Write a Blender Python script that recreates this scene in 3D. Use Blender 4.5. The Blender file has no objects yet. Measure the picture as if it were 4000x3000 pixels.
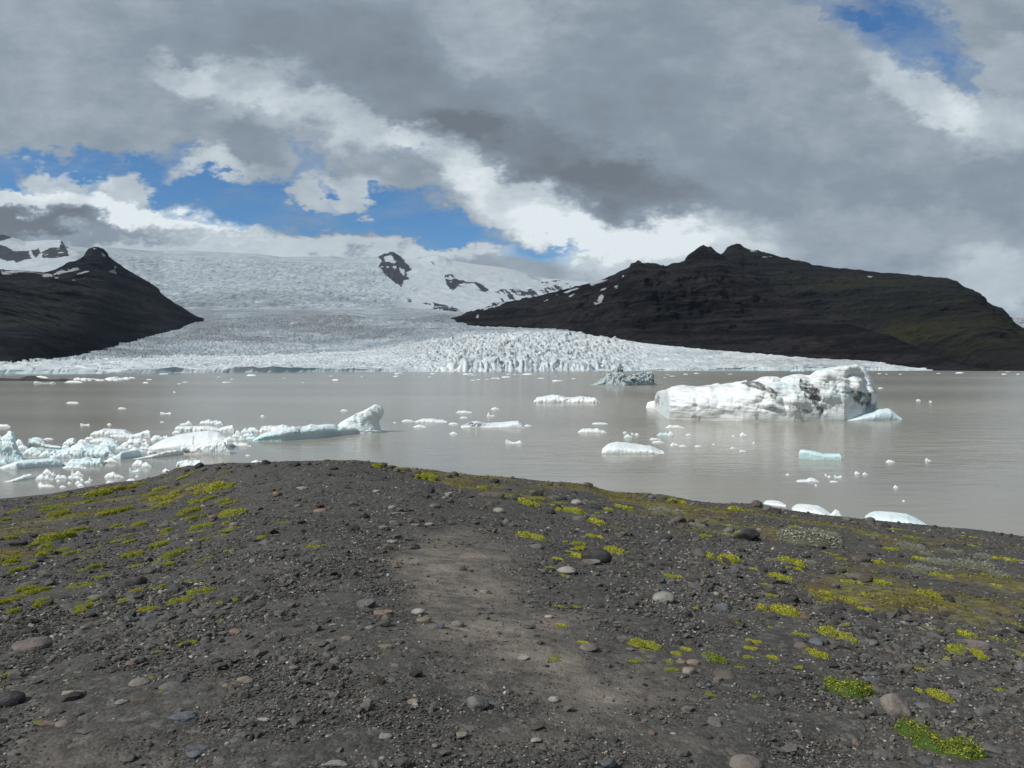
import bpy, math
import numpy as np
from mathutils import Vector, Matrix

# ------------------------------------------------------------------ camera, world, sun, exposure
scene = bpy.context.scene
COL = scene.collection
F = 2777.8                      # focal length in photo pixels (4000 wide)
HOR = 1434.0                    # true horizon row
CZ = 8.0                        # eye height above the lake
TH = math.atan((1500 - HOR) / F)
CT, ST = math.cos(TH), math.sin(TH)

cam_d = bpy.data.cameras.new("camera")
cam_d.sensor_width = 36.0
cam_d.lens = 36.0 * F / 4000.0
cam_d.clip_start = 0.1
cam_d.clip_end = 100000.0
cam = bpy.data.objects.new("camera", cam_d)
COL.objects.link(cam)
cam.location = (0, 0, CZ)
cam.rotation_euler = (math.pi / 2 - TH, 0, 0)
scene.camera = cam

scene.view_settings.view_transform = 'Standard'
scene.view_settings.look = 'None'
scene.view_settings.gamma = 1.0
scene.view_settings.exposure = 0.0

SUN_EL = math.radians(44)
SUN_AZ = math.radians(-122)     # clockwise from +Y (view direction); the sun stands left, a little behind
to_sun = Vector((math.sin(SUN_AZ) * math.cos(SUN_EL), math.cos(SUN_AZ) * math.cos(SUN_EL), math.sin(SUN_EL)))
sun_d = bpy.data.lights.new("sun", 'SUN')
sun_d.energy = 4.3
sun_d.angle = math.radians(0.8)
sun_d.color = (1.0, 0.96, 0.90)
sun = bpy.data.objects.new("sun", sun_d)
COL.objects.link(sun)
sun.rotation_euler = to_sun.to_track_quat('Z', 'Y').to_euler()


class NT:
    """small helper to wire shader nodes"""
    def __init__(self, tree):
        self.t = tree; self.n = tree.nodes; self.l = tree.links

    def node(self, typ, props=None, **ins):
        nd = self.n.new(typ)
        for k, v in (props or {}).items():
            setattr(nd, k, v)
        for k, v in ins.items():
            self.put(nd, k, v)
        return nd

    def put(self, nd, key, v):
        s = nd.inputs[int(key[1:])] if (key[0] == 'i' and key[1:].isdigit()) else nd.inputs[key.replace('_', ' ')]
        if isinstance(v, bpy.types.NodeSocket):
            self.l.new(v, s)
        elif isinstance(v, bpy.types.Node):
            self.l.new(v.outputs[0], s)
        else:
            if hasattr(s.default_value, '__len__') and hasattr(v, '__len__') and len(s.default_value) == 4 and len(v) == 3:
                v = (*v, 1.0)
            s.default_value = v

    def math(self, op, a, b=None, c=None, clamp=False):
        nd = self.n.new('ShaderNodeMath'); nd.operation = op; nd.use_clamp = clamp
        for i, v in enumerate((a, b, c)):
            if v is not None:
                self.put(nd, 'i%d' % i, v)
        return nd.outputs[0]

    def vmath(self, op, a, b=None, scale=None):
        nd = self.n.new('ShaderNodeVectorMath'); nd.operation = op
        self.put(nd, 'i0', a)
        if b is not None:
            self.put(nd, 'i1', b)
        if scale is not None:
            nd.inputs['Scale'].default_value = scale
        return nd.outputs['Value'] if op in ('LENGTH', 'DISTANCE', 'DOT_PRODUCT') else nd.outputs[0]

    def noise(self, vec, scale, detail=4.0, rough=0.55, dist=0.0, out=0):
        nd = self.node('ShaderNodeTexNoise', None, Vector=vec, Scale=scale, Detail=detail, Roughness=rough, Distortion=dist)
        return nd.outputs[out]

    def maprange(self, v, a, b, c=0.0, d=1.0, smooth=True):
        nd = self.n.new('ShaderNodeMapRange')
        nd.interpolation_type = 'SMOOTHSTEP' if smooth else 'LINEAR'
        self.put(nd, 'i0', v)
        for i, x in enumerate((a, b, c, d)):
            nd.inputs[i + 1].default_value = x
        return nd.outputs[0]

    def mix(self, fac, a, b, mode='MIX'):
        nd = self.n.new('ShaderNodeMix'); nd.data_type = 'RGBA'; nd.blend_type = mode
        self.put(nd, 'i0', fac); self.put(nd, 'i6', a); self.put(nd, 'i7', b)
        return nd.outputs[2]

    def ramp(self, fac, stops):
        nd = self.n.new('ShaderNodeValToRGB')
        e = nd.color_ramp.elements
        while len(e) < len(stops):
            e.new(0.5)
        for el, (p, c) in zip(e, stops):
            el.position = p
            el.color = (*c, 1.0)
        self.put(nd, 'i0', fac)
        return nd.outputs[0]

    def attr(self, name, out=2):
        nd = self.n.new('ShaderNodeAttribute'); nd.attribute_name = name
        return nd.outputs[out]

    def pos(self):
        return self.n.new('ShaderNodeNewGeometry').outputs['Position']


def dir_of(px, py):
    a = (np.asarray(px, float) - 2000.0) / F
    b = (1500.0 - np.asarray(py, float)) / F
    return np.stack([a + 0 * b, CT + b * ST, -ST + b * CT], -1)


def build_world():
    w = bpy.data.worlds.new("World")
    scene.world = w
    w.use_nodes = True
    g = NT(w.node_tree)
    g.n.clear()
    out = g.node('ShaderNodeOutputWorld')
    bg = g.node('ShaderNodeBackground')
    bg.inputs['Strength'].default_value = 0.1
    g.l.new(bg.outputs[0], out.inputs[0])
    sky = g.node('ShaderNodeTexSky', dict(sky_type='NISHITA', sun_disc=False, sun_elevation=SUN_EL, sun_rotation=SUN_AZ,
                                          air_density=1.0, dust_density=0.3, ozone_density=2.0))
    tc = g.node('ShaderNodeTexCoord')
    sep = g.node('ShaderNodeSeparateXYZ', None, i0=tc.outputs['Generated'])
    yy = g.math('MAXIMUM', sep.outputs[1], 0.25)
    u = g.math('DIVIDE', sep.outputs[0], yy)
    v = g.math('DIVIDE', sep.outputs[2], yy)
    P = g.node('ShaderNodeCombineXYZ', None, i0=u, i1=v, i2=0.0).outputs[0]
    Ps = g.vmath('MULTIPLY', P, (1.0, 1.7, 1.0))
    w1 = g.noise(Ps, 4.5, 6.0, 0.6, out=1)
    w1 = g.vmath('SCALE', g.vmath('SUBTRACT', w1, (0.5, 0.5, 0.5)), scale=0.12)
    w2 = g.noise(Ps, 17.0, 8.0, 0.62, out=1)
    w2 = g.vmath('SCALE', g.vmath('SUBTRACT', w2, (0.5, 0.5, 0.5)), scale=0.085)
    w3 = g.noise(Ps, 60.0, 6.0, 0.6, out=1)
    w3 = g.vmath('SCALE', g.vmath('SUBTRACT', w3, (0.5, 0.5, 0.5)), scale=0.022)
    Pw = g.vmath('ADD', g.vmath('ADD', g.vmath('ADD', P, w1), w2), w3)

    def field(blobs, start):
        acc = start
        for (px, py, rx, ry, rot, wt) in blobs:
            d = dir_of(px, py)
            mp = g.node('ShaderNodeMapping', dict(vector_type='TEXTURE'), Vector=Pw)
            mp.inputs['Location'].default_value = (d[0] / d[1], d[2] / d[1], 0)
            mp.inputs['Rotation'].default_value = (0, 0, math.radians(rot))
            mp.inputs['Scale'].default_value = (rx / F, ry / F, 1)
            s = g.maprange(g.vmath('LENGTH', mp.outputs[0]), 1.35, 0.55)
            acc = g.math('MULTIPLY_ADD', s, wt, acc)
        return acc

    n_cov = g.noise(Ps, 8.0, 9.0, 0.6)
    n_br = g.noise(g.vmath('ADD', Ps, (3.1, 7.7, 0.0)), 3.2, 8.0, 0.55)
    n_bf = g.noise(Ps, 13.0, 10.0, 0.64)
    cov0 = g.math('MULTIPLY_ADD', g.math('SUBTRACT', n_cov, 0.5), 1.15, 1.80)
    br0 = g.math('MULTIPLY_ADD', g.math('SUBTRACT', n_br, 0.5), 0.42, 0.44)
    br0 = g.math('MULTIPLY_ADD', g.math('SUBTRACT', n_bf, 0.5), 0.42, br0)
    cover = field(CLOUD_COVER, cov0)
    bright = field(CLOUD_BRIGHT, br0)
    n_w = g.noise(g.vmath('MULTIPLY', P, (1.0, 3.2, 1.0)), 5.5, 10.0, 0.68, 0.25)
    veil = g.math('MULTIPLY', g.maprange(n_w, 0.46, 0.74), 0.55)
    n_d = g.noise(Ps, 34.0, 9.0, 0.66)
    cover = g.math('MULTIPLY_ADD', g.math('SUBTRACT', n_d, 0.5), 1.2, cover)
    fringe = g.math('MULTIPLY_ADD', g.math('SUBTRACT', n_w, 0.5), 2.2, cover)
    fringe = g.math('MULTIPLY', g.maprange(fringe, -0.70, 0.90), 0.60)
    fac = g.math('MAXIMUM', g.math('MAXIMUM', g.maprange(cover, -0.05, 1.55), veil), fringe)
    cloud = g.ramp(bright, [(0.0, (1.55, 1.82, 2.15)), (0.40, (2.55, 3.10, 3.70)), (0.64, (4.3, 4.95, 5.5)), (1.0, (8.0, 8.7, 9.0))])
    blue = g.mix(1.0, sky.outputs[0], SKY_TINT, 'MULTIPLY')
    g.l.new(g.mix(fac, blue, cloud), bg.inputs['Color'])


SKY_TINT = (0.42, 0.74, 1.02)
# clouds as soft patches in the sky: (px, py, radius x, radius y, rotation, weight)
CLOUD_COVER = [
    (150, 640, 450, 85, 0, -1.82), (560, 690, 520, 120, 0, -1.68), (1000, 790, 460, 140, -4, -1.68), (1350, 850, 480, 120, -5, -1.54),
    (1640, 780, 230, 150, -20, -1.26), (1880, 930, 420, 90, -8, -1.82), (2250, 985, 300, 50, 6, -1.54), (1200, 600, 160, 60, 0, -0.98),
    (3500, 90, 270, 150, -30, -1.75), (3760, 290, 140, 70, -25, -1.1), (3250, 20, 200, 40, 0, -0.70),
    (220, 690, 150, 60, -15, 2.80), (540, 750, 130, 90, -30, 2.80), (960, 600, 170, 105, 0, 2.10), (800, 640, 130, 55, 10, 2.10),
    (1180, 765, 80, 75, 0, 2.80), (1365, 745, 62, 115, 8, 2.80), (1300, 815, 150, 42, 0, 2.52), (1560, 690, 150, 50, 0, 1.26),
    (150, 880, 820, 110, -9, 2.38), (900, 1000, 1300, 50, 0, 2.10), (2120, 800, 420, 105, -8, 1.96), (2150, 920, 260, 40, -5, 1.40),
    (2600, 1030, 400, 110, 0, 1.96),
]
CLOUD_BRIGHT = [
    (930, 290, 280, 100, -5, 0.26), (700, 250, 160, 70, -10, 0.14), (1430, 480, 300, 80, -22, 0.22), (1720, 610, 270, 85, -32, 0.28),
    (2080, 820, 350, 100, -18, 0.31), (2350, 920, 380, 90, -8, 0.30), (250, 800, 720, 55, -9, 0.42), (700, 890, 330, 55, -9, 0.30),
    (900, 1000, 1500, 45, 0, 0.30), (2650, 1010, 450, 130, 0, 0.28), (3900, 480, 220, 170, 0, 0.22), (3600, 370, 270, 90, -30, 0.26), (350, 330, 300, 150, 0, 0.07), (1900, 120, 300, 120, 0, 0.08), (1050, 420, 200, 70, 0, 0.10), (2900, 300, 300, 150, 0, 0.06), (2750, 900, 300, 80, 0, 0.10),
    (1300, 760, 210, 120, 0, 0.26), (250, 690, 210, 80, 0, 0.26), (540, 740, 160, 100, 0, 0.26), (820, 650, 170, 60, 0, 0.22),
    (3950, 1100, 350, 110, 0, 0.25), (3300, 920, 700, 130, 0, 0.08), (2350, 200, 350, 120, 0, 0.06),
    (1250, 150, 520, 180, 0, -0.14), (1650, 370, 340, 190, -20, -0.16), (1780, 520, 170, 100, 0, -0.14), (2080, 590, 480, 120, -14, -0.24),
    (2420, 720, 340, 110, -8, -0.22), (130, 860, 270, 50, -4, -0.52), (970, 540, 140, 100, 0, -0.16), (2500, 250, 400, 250, 0, -0.06),
    (3250, 720, 900, 170, 0, -0.06), (3950, 220, 180, 80, 0, 0.12),
]
build_world()

# ------------------------------------------------------------------ projection helpers and noise


def P_at(px, py, Y):
    """world point on the ray of a photo pixel at forward distance Y"""
    d = dir_of(px, py)
    return d * (np.asarray(Y, float) / d[..., 1])[..., None] + np.array([0, 0, CZ])


def P_water(px, py):
    d = dir_of(px, py)
    t = -CZ / d[..., 2]
    return d * t[..., None] + np.array([0, 0, CZ])


def pix_of(v):
    x, y, z = v[..., 0], v[..., 1], v[..., 2] - CZ
    fw = y * CT - z * ST
    up = y * ST + z * CT
    fw = np.maximum(fw, 1e-3)
    return 2000 + F * x / fw, 1500 - F * up / fw


def _hash(ix, iy, iz, seed):
    h = (ix.astype(np.int64) * 374761393 + iy.astype(np.int64) * 668265263 + iz.astype(np.int64) * 2147483647 + seed * 974711) & 0xFFFFFFFF
    h = ((h ^ (h >> 13)) * 1274126177) & 0xFFFFFFFF
    h = ((h ^ (h >> 16)) * 2246822519) & 0xFFFFFFFF
    return ((h ^ (h >> 15)) & 0xFFFFFF) / float(0xFFFFFF)


def vnoise(x, y, z=None, seed=0):
    x = np.asarray(x, float); y = np.asarray(y, float)
    z = np.zeros_like(x) if z is None else np.asarray(z, float)
    x, y, z = np.broadcast_arrays(x, y, z)
    ix, iy, iz = np.floor(x), np.floor(y), np.floor(z)
    fx, fy, fz = x - ix, y - iy, z - iz
    fx = fx * fx * fx * (fx * (fx * 6 - 15) + 10); fy = fy * fy * fy * (fy * (fy * 6 - 15) + 10); fz = fz * fz * fz * (fz * (fz * 6 - 15) + 10)
    flat = not np.any(z)
    r = 0
    for dz in ((0,) if flat else (0, 1)):
        wz = 1 if flat else (fz if dz else 1 - fz)
        for dy in (0, 1):
            wy = fy if dy else 1 - fy
            for dx in (0, 1):
                wx = fx if dx else 1 - fx
                r = r + _hash(ix + dx, iy + dy, iz + dz, seed) * wx * wy * wz
    return r * 2 - 1


def fbm(x, y, z=None, octv=5, seed=0, gain=0.5, ridged=False):
    a, s, tot = 1.0, 0.0, 0.0
    f = 1.0
    for o in range(octv):
        n = vnoise(np.asarray(x) * f + 17.3 * o, np.asarray(y) * f - 9.1 * o, None if z is None else np.asarray(z) * f + 3.7 * o, seed + o)
        if ridged:
            n = 1 - 2 * np.abs(n)
        s = s + a * n
        tot += a
        a *= gain
        f *= 2.03
    return s / tot


def voronoi(x, y, seed=0, tilt=False):
    """F1, F2 and a random value of the nearest cell"""
    ix, iy = np.floor(x), np.floor(y)
    f1 = np.full(x.shape, 9.0); f2 = np.full(x.shape, 9.0); rid = np.zeros(x.shape); tlt = np.zeros(x.shape)
    for dy in (-1, 0, 1):
        for dx in (-1, 0, 1):
            cx, cy = ix + dx, iy + dy
            zz = np.zeros_like(cx)
            jx = cx + _hash(cx, cy, zz, seed); jy = cy + _hash(cx, cy, zz + 1, seed)
            d = np.hypot(x - jx, y - jy)
            r = _hash(cx, cy, zz + 2, seed)
            near = d < f1
            f2 = np.where(near, f1, np.minimum(f2, d))
            rid = np.where(near, r, rid)
            if tilt:
                ta = _hash(cx, cy, zz + 3, seed) * 6.283
                tlt = np.where(near, (x - jx) * np.cos(ta) + (y - jy) * np.sin(ta), tlt)
            f1 = np.where(near, d, f1)
    return (f1, f2, rid, tlt) if tilt else (f1, f2, rid)


def interp(tab, x, col=1):
    tab = np.asarray(tab, float)
    return np.interp(x, tab[:, 0], tab[:, col])


def smooth(a, b, x):
    t = np.clip((x - a) / (b - a), 0, 1)
    return t * t * (3 - 2 * t)


def gsmooth(v, n):
    k = np.exp(-0.5 * (np.arange(-3 * n, 3 * n + 1) / n) ** 2); k /= k.sum()
    return np.convolve(np.pad(v, 3 * n, mode='edge'), k, 'valid')


def in_poly(px, py, poly):
    r = np.zeros(px.shape, bool)
    n = len(poly)
    for i in range(n):
        x0, y0 = poly[i]; x1, y1 = poly[(i + 1) % n]
        if y0 == y1:
            continue
        c = ((y0 > py) != (y1 > py)) & (px < (x1 - x0) * (py - y0) / (y1 - y0) + x0)
        r ^= c
    return r


# ------------------------------------------------------------------ mesh helpers


def new_mesh(name, verts, faces, mat=None, smooth_shade=True, attrs=None):
    verts = np.ascontiguousarray(verts, np.float32)
    me = bpy.data.meshes.new(name)
    if not isinstance(faces, (list, tuple)):
        faces = [faces]
    me.vertices.add(len(verts))
    me.vertices.foreach_set('co', verts.ravel())
    tot = np.concatenate([np.full(len(f), f.shape[1], np.int32) for f in faces])
    idx = np.concatenate([np.asarray(f, np.int32).ravel() for f in faces])
    me.loops.add(len(idx))
    me.loops.foreach_set('vertex_index', idx)
    me.polygons.add(len(tot))
    start = np.concatenate([[0], np.cumsum(tot)[:-1]]).astype(np.int32)
    me.polygons.foreach_set('loop_start', start)
    me.polygons.foreach_set('loop_total', tot)
    me.polygons.foreach_set('use_smooth', np.full(len(tot), smooth_shade, bool))
    me.update(calc_edges=True)
    for k, v in (attrs or {}).items():
        at = me.attributes.new(k, 'FLOAT', 'POINT')
        at.data.foreach_set('value', np.ascontiguousarray(v, np.float32).ravel())
    if mat:
        me.materials.append(mat)
    return me


def link(name, me, loc=(0, 0, 0), parent=None, label=None, cat=None, group=None, kind=None):
    o = bpy.data.objects.new(name, me)
    COL.objects.link(o)
    o.location = loc
    if parent:
        o.parent = parent
    if label:
        o['label'] = label
    if cat:
        o['category'] = cat
    if group:
        o['group'] = group
    if kind:
        o['kind'] = kind
    return o


def grid_faces(nr, nc, wrap=False):
    r = np.arange(nr - 1)[:, None]; c = np.arange(nc if wrap else nc - 1)[None, :]
    c2 = (c + 1) % nc
    a = r * nc + c; b = r * nc + c2; d = (r + 1) * nc + c; e = (r + 1) * nc + c2
    return np.stack([a, b, e, d], -1).reshape(-1, 4)


def material(name):
    m = bpy.data.materials.new(name)
    m.use_nodes = True
    g = NT(m.node_tree)
    bs = g.n['Principled BSDF']
    return m, g, bs


def bump(g, bs, height, strength=0.5, distance=0.1):
    b = g.node('ShaderNodeBump', None, Strength=strength, Distance=distance, Height=height)
    g.l.new(b.outputs[0], bs.inputs['Normal'])
    return b


rng = np.random.default_rng(11)

# ------------------------------------------------------------------ materials of the setting


def mat_water():
    m, g, bs = material("silty_water")
    p = g.pos()
    ps = g.vmath('MULTIPLY', p, (0.35, 1.0, 1.0))
    big = g.noise(g.vmath('MULTIPLY', p, (0.0025, 0.011, 1.0)), 1.0, 4.0, 0.5)
    n1 = g.noise(ps, 1.1, 3.0, 0.55)
    n2 = g.noise(g.vmath('MULTIPLY', p, (0.12, 0.4, 1.0)), 1.0, 3.0, 0.5)
    h = g.math('MULTIPLY_ADD', n2, 1.3, n1)
    st = g.maprange(big, 0.38, 0.60, 0.07, 0.65)
    b = bump(g, bs, h, 0.3, 0.14)
    g.l.new(st, b.inputs['Strength'])
    water_streak = g.noise(g.vmath('MULTIPLY', p, (0.0022, 0.010, 1.0)), 1.0, 6.0, 0.6)  # broad streaks of lighter and darker tone across the water
    g.l.new(g.mix(g.maprange(water_streak, 0.35, 0.65), WATER_A, WATER_B), bs.inputs['Base Color'])
    bs.inputs['Roughness'].default_value = 0.17
    bs.inputs['IOR'].default_value = 1.33
    return m


WATER_A = (0.222, 0.212, 0.184)
WATER_B = (0.318, 0.300, 0.246)


def mat_ice_field():
    """glacier: bare ice, snow, dirt bands and bare rock, with cloud shade in the tones"""
    m, g, bs = material("glacier_ice")
    p = g.pos()
    n1 = g.noise(p, 0.02, 6.0, 0.6)
    n2 = g.noise(p, 0.12, 5.0, 0.6)
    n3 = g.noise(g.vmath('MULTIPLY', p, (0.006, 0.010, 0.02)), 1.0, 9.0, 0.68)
    ice = g.mix(g.maprange(n1, 0.35, 0.65), (0.45, 0.52, 0.56), (0.64, 0.67, 0.685))
    ice = g.mix(g.maprange(n2, 0.5, 0.72, 0.0, 0.45), ice, (0.30, 0.43, 0.475))
    ice = g.mix(g.math('MULTIPLY', g.attr('far'), g.maprange(n3, 0.62, 0.40, 0.26, 0.9)), ice, (0.25, 0.315, 0.365))  # blue grey crevasse zones, with cloud shade painted into the upper ice
    snow = g.mix(g.maprange(n1, 0.3, 0.7), (0.37, 0.42, 0.46), (0.45, 0.49, 0.525))  # snow greyed to take in cloud shade over the upper field
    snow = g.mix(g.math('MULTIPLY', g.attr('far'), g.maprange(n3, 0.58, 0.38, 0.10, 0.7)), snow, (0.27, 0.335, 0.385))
    ice = g.mix(g.attr('cliff'), ice, (0.36, 0.50, 0.525))
    c = g.mix(g.attr('snow'), ice, snow)
    dirt = g.math('MULTIPLY', g.attr('dirt'), g.maprange(n2, 0.25, 0.62, 0.35, 1.0))  # mask carries dirt and the painted cloud shade together
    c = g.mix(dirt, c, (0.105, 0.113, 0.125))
    rk = g.mix(g.maprange(n2, 0.4, 0.6), (0.016, 0.019, 0.025), (0.034, 0.035, 0.040))
    c = g.mix(g.attr('rock'), c, rk)
    g.l.new(c, bs.inputs['Base Color'])
    bs.inputs['Roughness'].default_value = 0.65
    bs.inputs['Specular IOR Level'].default_value = 0.2
    bump(g, bs, g.noise(p, 0.25, 6.0, 0.65), 0.6, 3.0)
    return m


def mat_mountain(name, base_a, base_b, green, red=(0.030, 0.021, 0.020), base_s=(0.040, 0.036, 0.036)):
    m, g, bs = material(name)
    p = g.pos()
    strata = g.noise(g.vmath('MULTIPLY', p, (0.0018, 0.0018, 0.030)), 1.0, 9.0, 0.66, 0.6)
    blot = g.noise(p, 0.0035, 7.0, 0.62)
    fine = g.noise(p, 0.03, 6.0, 0.65)
    c = g.mix(g.maprange(strata, 0.43, 0.58), base_a, base_b)
    c = g.mix(g.maprange(blot, 0.52, 0.70, 0.0, 0.7), c, red)
    c = g.mix(g.math('MULTIPLY', g.attr('green'), g.maprange(blot, 0.38, 0.60)), c, green)
    c = g.mix(g.maprange(fine, 0.44, 0.62, 0.0, 0.6), c, (0.004, 0.0045, 0.006))
    c = g.mix(g.attr('scree'), c, base_s)
    c = g.mix(g.attr('snow'), c, (0.50, 0.53, 0.56))
    g.l.new(c, bs.inputs['Base Color'])
    bs.inputs['Roughness'].default_value = 0.95
    bs.inputs['Specular IOR Level'].default_value = 0.05
    bump(g, bs, g.math('MULTIPLY_ADD', strata, 1.8, fine), 1.0, 60.0)
    return m


# ------------------------------------------------------------------ lake


def build_lake():
    R = 15000.0
    n = 64
    a = np.linspace(0, 2 * math.pi, n, endpoint=False)
    v = np.stack([R * np.sin(a), R * np.cos(a), 0 * a], -1)
    me = new_mesh("lake", v, np.arange(n)[::-1][None, :], mat_water(), False)
    link("water", me, label="grey brown glacial lake with small wind ripples", kind='structure', cat='lake')


build_lake()

# ------------------------------------------------------------------ glacier (built from level lines with their distances)
WATERLINE = [(-600, 1462), (0, 1461), (400, 1460), (1000, 1456), (1500, 1453), (1900, 1452), (2400, 1449), (2900, 1447.5), (3800, 1447.5)]
D_FRONT = [(px, float(P_water(px, py)[1])) for px, py in WATERLINE]
CLIFF = [(-600, 1438), (0, 1442), (200, 1448), (300, 1447), (420, 1449), (520, 1440), (700, 1442), (900, 1438), (1100, 1437), (1300, 1440), (1500, 1444), (1620, 1447), (1700, 1444),
         (1780, 1424), (1900, 1419), (2030, 1418), (2150, 1414), (2250, 1420), (2330, 1426), (2400, 1438), (2500, 1444), (2640, 1440), (2750, 1443), (2900, 1436), (3200, 1432), (3400, 1436), (3560, 1444), (3800, 1452)]
LOBE = [(-600, 1432), (0, 1429), (140, 1420), (300, 1408), (600, 1398), (900, 1394), (1200, 1384), (1450, 1368), (1600, 1345), (1750, 1322), (1850, 1308), (1960, 1303), (2080, 1296), (2200, 1296), (2350, 1316),
        (2500, 1338), (2700, 1360), (2900, 1379), (3100, 1396), (3300, 1408), (3440, 1420), (3540, 1436), (3600, 1446), (3800, 1460)]
LOBE_D = [(-600, 1000), (0, 1050), (300, 1500), (600, 2100), (900, 2300), (1300, 2500), (1900, 2700), (2300, 2800), (2900, 2400), (3300, 2100), (3560, 1850), (3800, 1800)]
MID1 = [(-600, 1428), (200, 1412), (300, 1400), (480, 1347), (640, 1307), (760, 1288), (900, 1290), (1050, 1300), (1250, 1312), (1500, 1298), (1700, 1286), (1900, 1284), (2200, 1290), (2400, 1310), (3000, 1380), (3800, 1450)]
MID1_D = [(-600, 1600), (300, 2300), (480, 3000), (640, 3600), (900, 3700), (2200, 3700), (3800, 3000)]
MID2 = [(-600, 1420), (480, 1330), (640, 1290), (760, 1262), (900, 1250), (1100, 1240), (1250, 1232), (1340, 1232), (1480, 1250), (1580, 1238), (1700, 1228), (1800, 1240), (1880, 1262), (2000, 1278), (2200, 1285), (3800, 1440)]
MID3 = [(-600, 1400), (640, 1270), (760, 1235), (900, 1215), (1200, 1212), (1450, 1215), (1650, 1218), (1800, 1230), (1900, 1245), (2200, 1260), (3800, 1430)]
FALL0 = [(-600, 1300), (640, 1200), (800, 1200), (1000, 1208), (1200, 1210), (1400, 1206), (1600, 1205), (1740, 1214), (1820, 1222), (2000, 1230), (3800, 1400)]
FALL1 = [(-600, 1250), (500, 1122), (620, 1122), (760, 1126), (950, 1130), (1100, 1142), (1300, 1166), (1450, 1180), (1600, 1188), (1750, 1200), (1850, 1210), (2000, 1215), (3800, 1390)]
SKYLINE = [(-600, 930), (0, 917), (40, 924), (100, 943), (190, 938), (238, 937), (256, 962), (300, 972), (420, 966), (500, 972), (600, 981), (720, 979), (850, 984), (1000, 991), (1100, 1003), (1200, 1003), (1300, 1001), (1400, 1009), (1476, 1004),
           (1500, 991), (1515, 989), (1527, 983), (1534, 980), (1548, 990), (1562, 1000), (1580, 1014), (1640, 1012), (1690, 1000), (1710, 997), (1740, 1004), (1765, 1017), (1850, 1031), (1950, 1043), (2010, 1054), (2060, 1068), (2095, 1088),
           (2112, 1097), (2150, 1091), (2180, 1090), (2230, 1097), (2300, 1100), (2500, 1108), (3800, 1200)]
ROCK_POLYS = [
    [(1476, 1006), (1488, 991), (1529, 981), (1558, 996), (1582, 1024), (1611, 1053), (1585, 1066), (1601, 1093), (1574, 1096), (1571, 1128), (1541, 1103), (1506, 1076), (1476, 1044), (1494, 1023)],
    [(1738, 1078), (1764, 1075), (1788, 1090), (1823, 1102), (1876, 1105), (1914, 1130), (1893, 1140), (1846, 1124), (1788, 1118), (1767, 1140), (1747, 1114)],
    [(1929, 1138), (1982, 1131), (2082, 1132), (2090, 1145), (2046, 1158), (1982, 1168), (1958, 1152)],
    [(2081, 1123), (2117, 1102), (2199, 1093), (2240, 1106), (2170, 1118), (2117, 1114)],
    [(1650, 1184), (1700, 1186), (1764, 1201), (1798, 1214), (1790, 1228), (1729, 1226), (1688, 1205)],
    [(1591, 1163), (1607, 1166), (1606, 1182), (1592, 1178)], [(1676, 1020), (1690, 1026), (1717, 1032), (1716, 1041), (1695, 1036)],
    [(0, 958), (20, 962), (55, 982), (110, 978), (123, 1008), (70, 1027), (30, 1022), (-40, 1012), (-120, 990), (-80, 965)],
    [(118, 975), (150, 971), (160, 988), (138, 1001)], [(160, 987), (200, 968), (230, 971), (235, 940), (250, 958), (270, 998), (240, 1006), (200, 1012), (165, 1003)],
    [(-80, 917), (25, 915), (45, 930), (10, 942), (-80, 942)], [(2010, 1140), (2110, 1128), (2200, 1112), (2240, 1120), (2120, 1150), (1960, 1190), (1880, 1200)],
]
ROCK_HOLES = [[(1500, 1006), (1530, 996), (1548, 1024), (1540, 1032), (1506, 1020)], [(1560, 1048), (1580, 1056), (1578, 1080), (1562, 1066)], [(1790, 1108), (1850, 1106), (1880, 1128), (1840, 1130)]]
ROCK_MIX = [0.95, 0.80, 0.55, 0.42, 0.50, 0.8, 0.55, 0.9, 0.9, 0.85, 0.8, 0.42]


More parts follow.
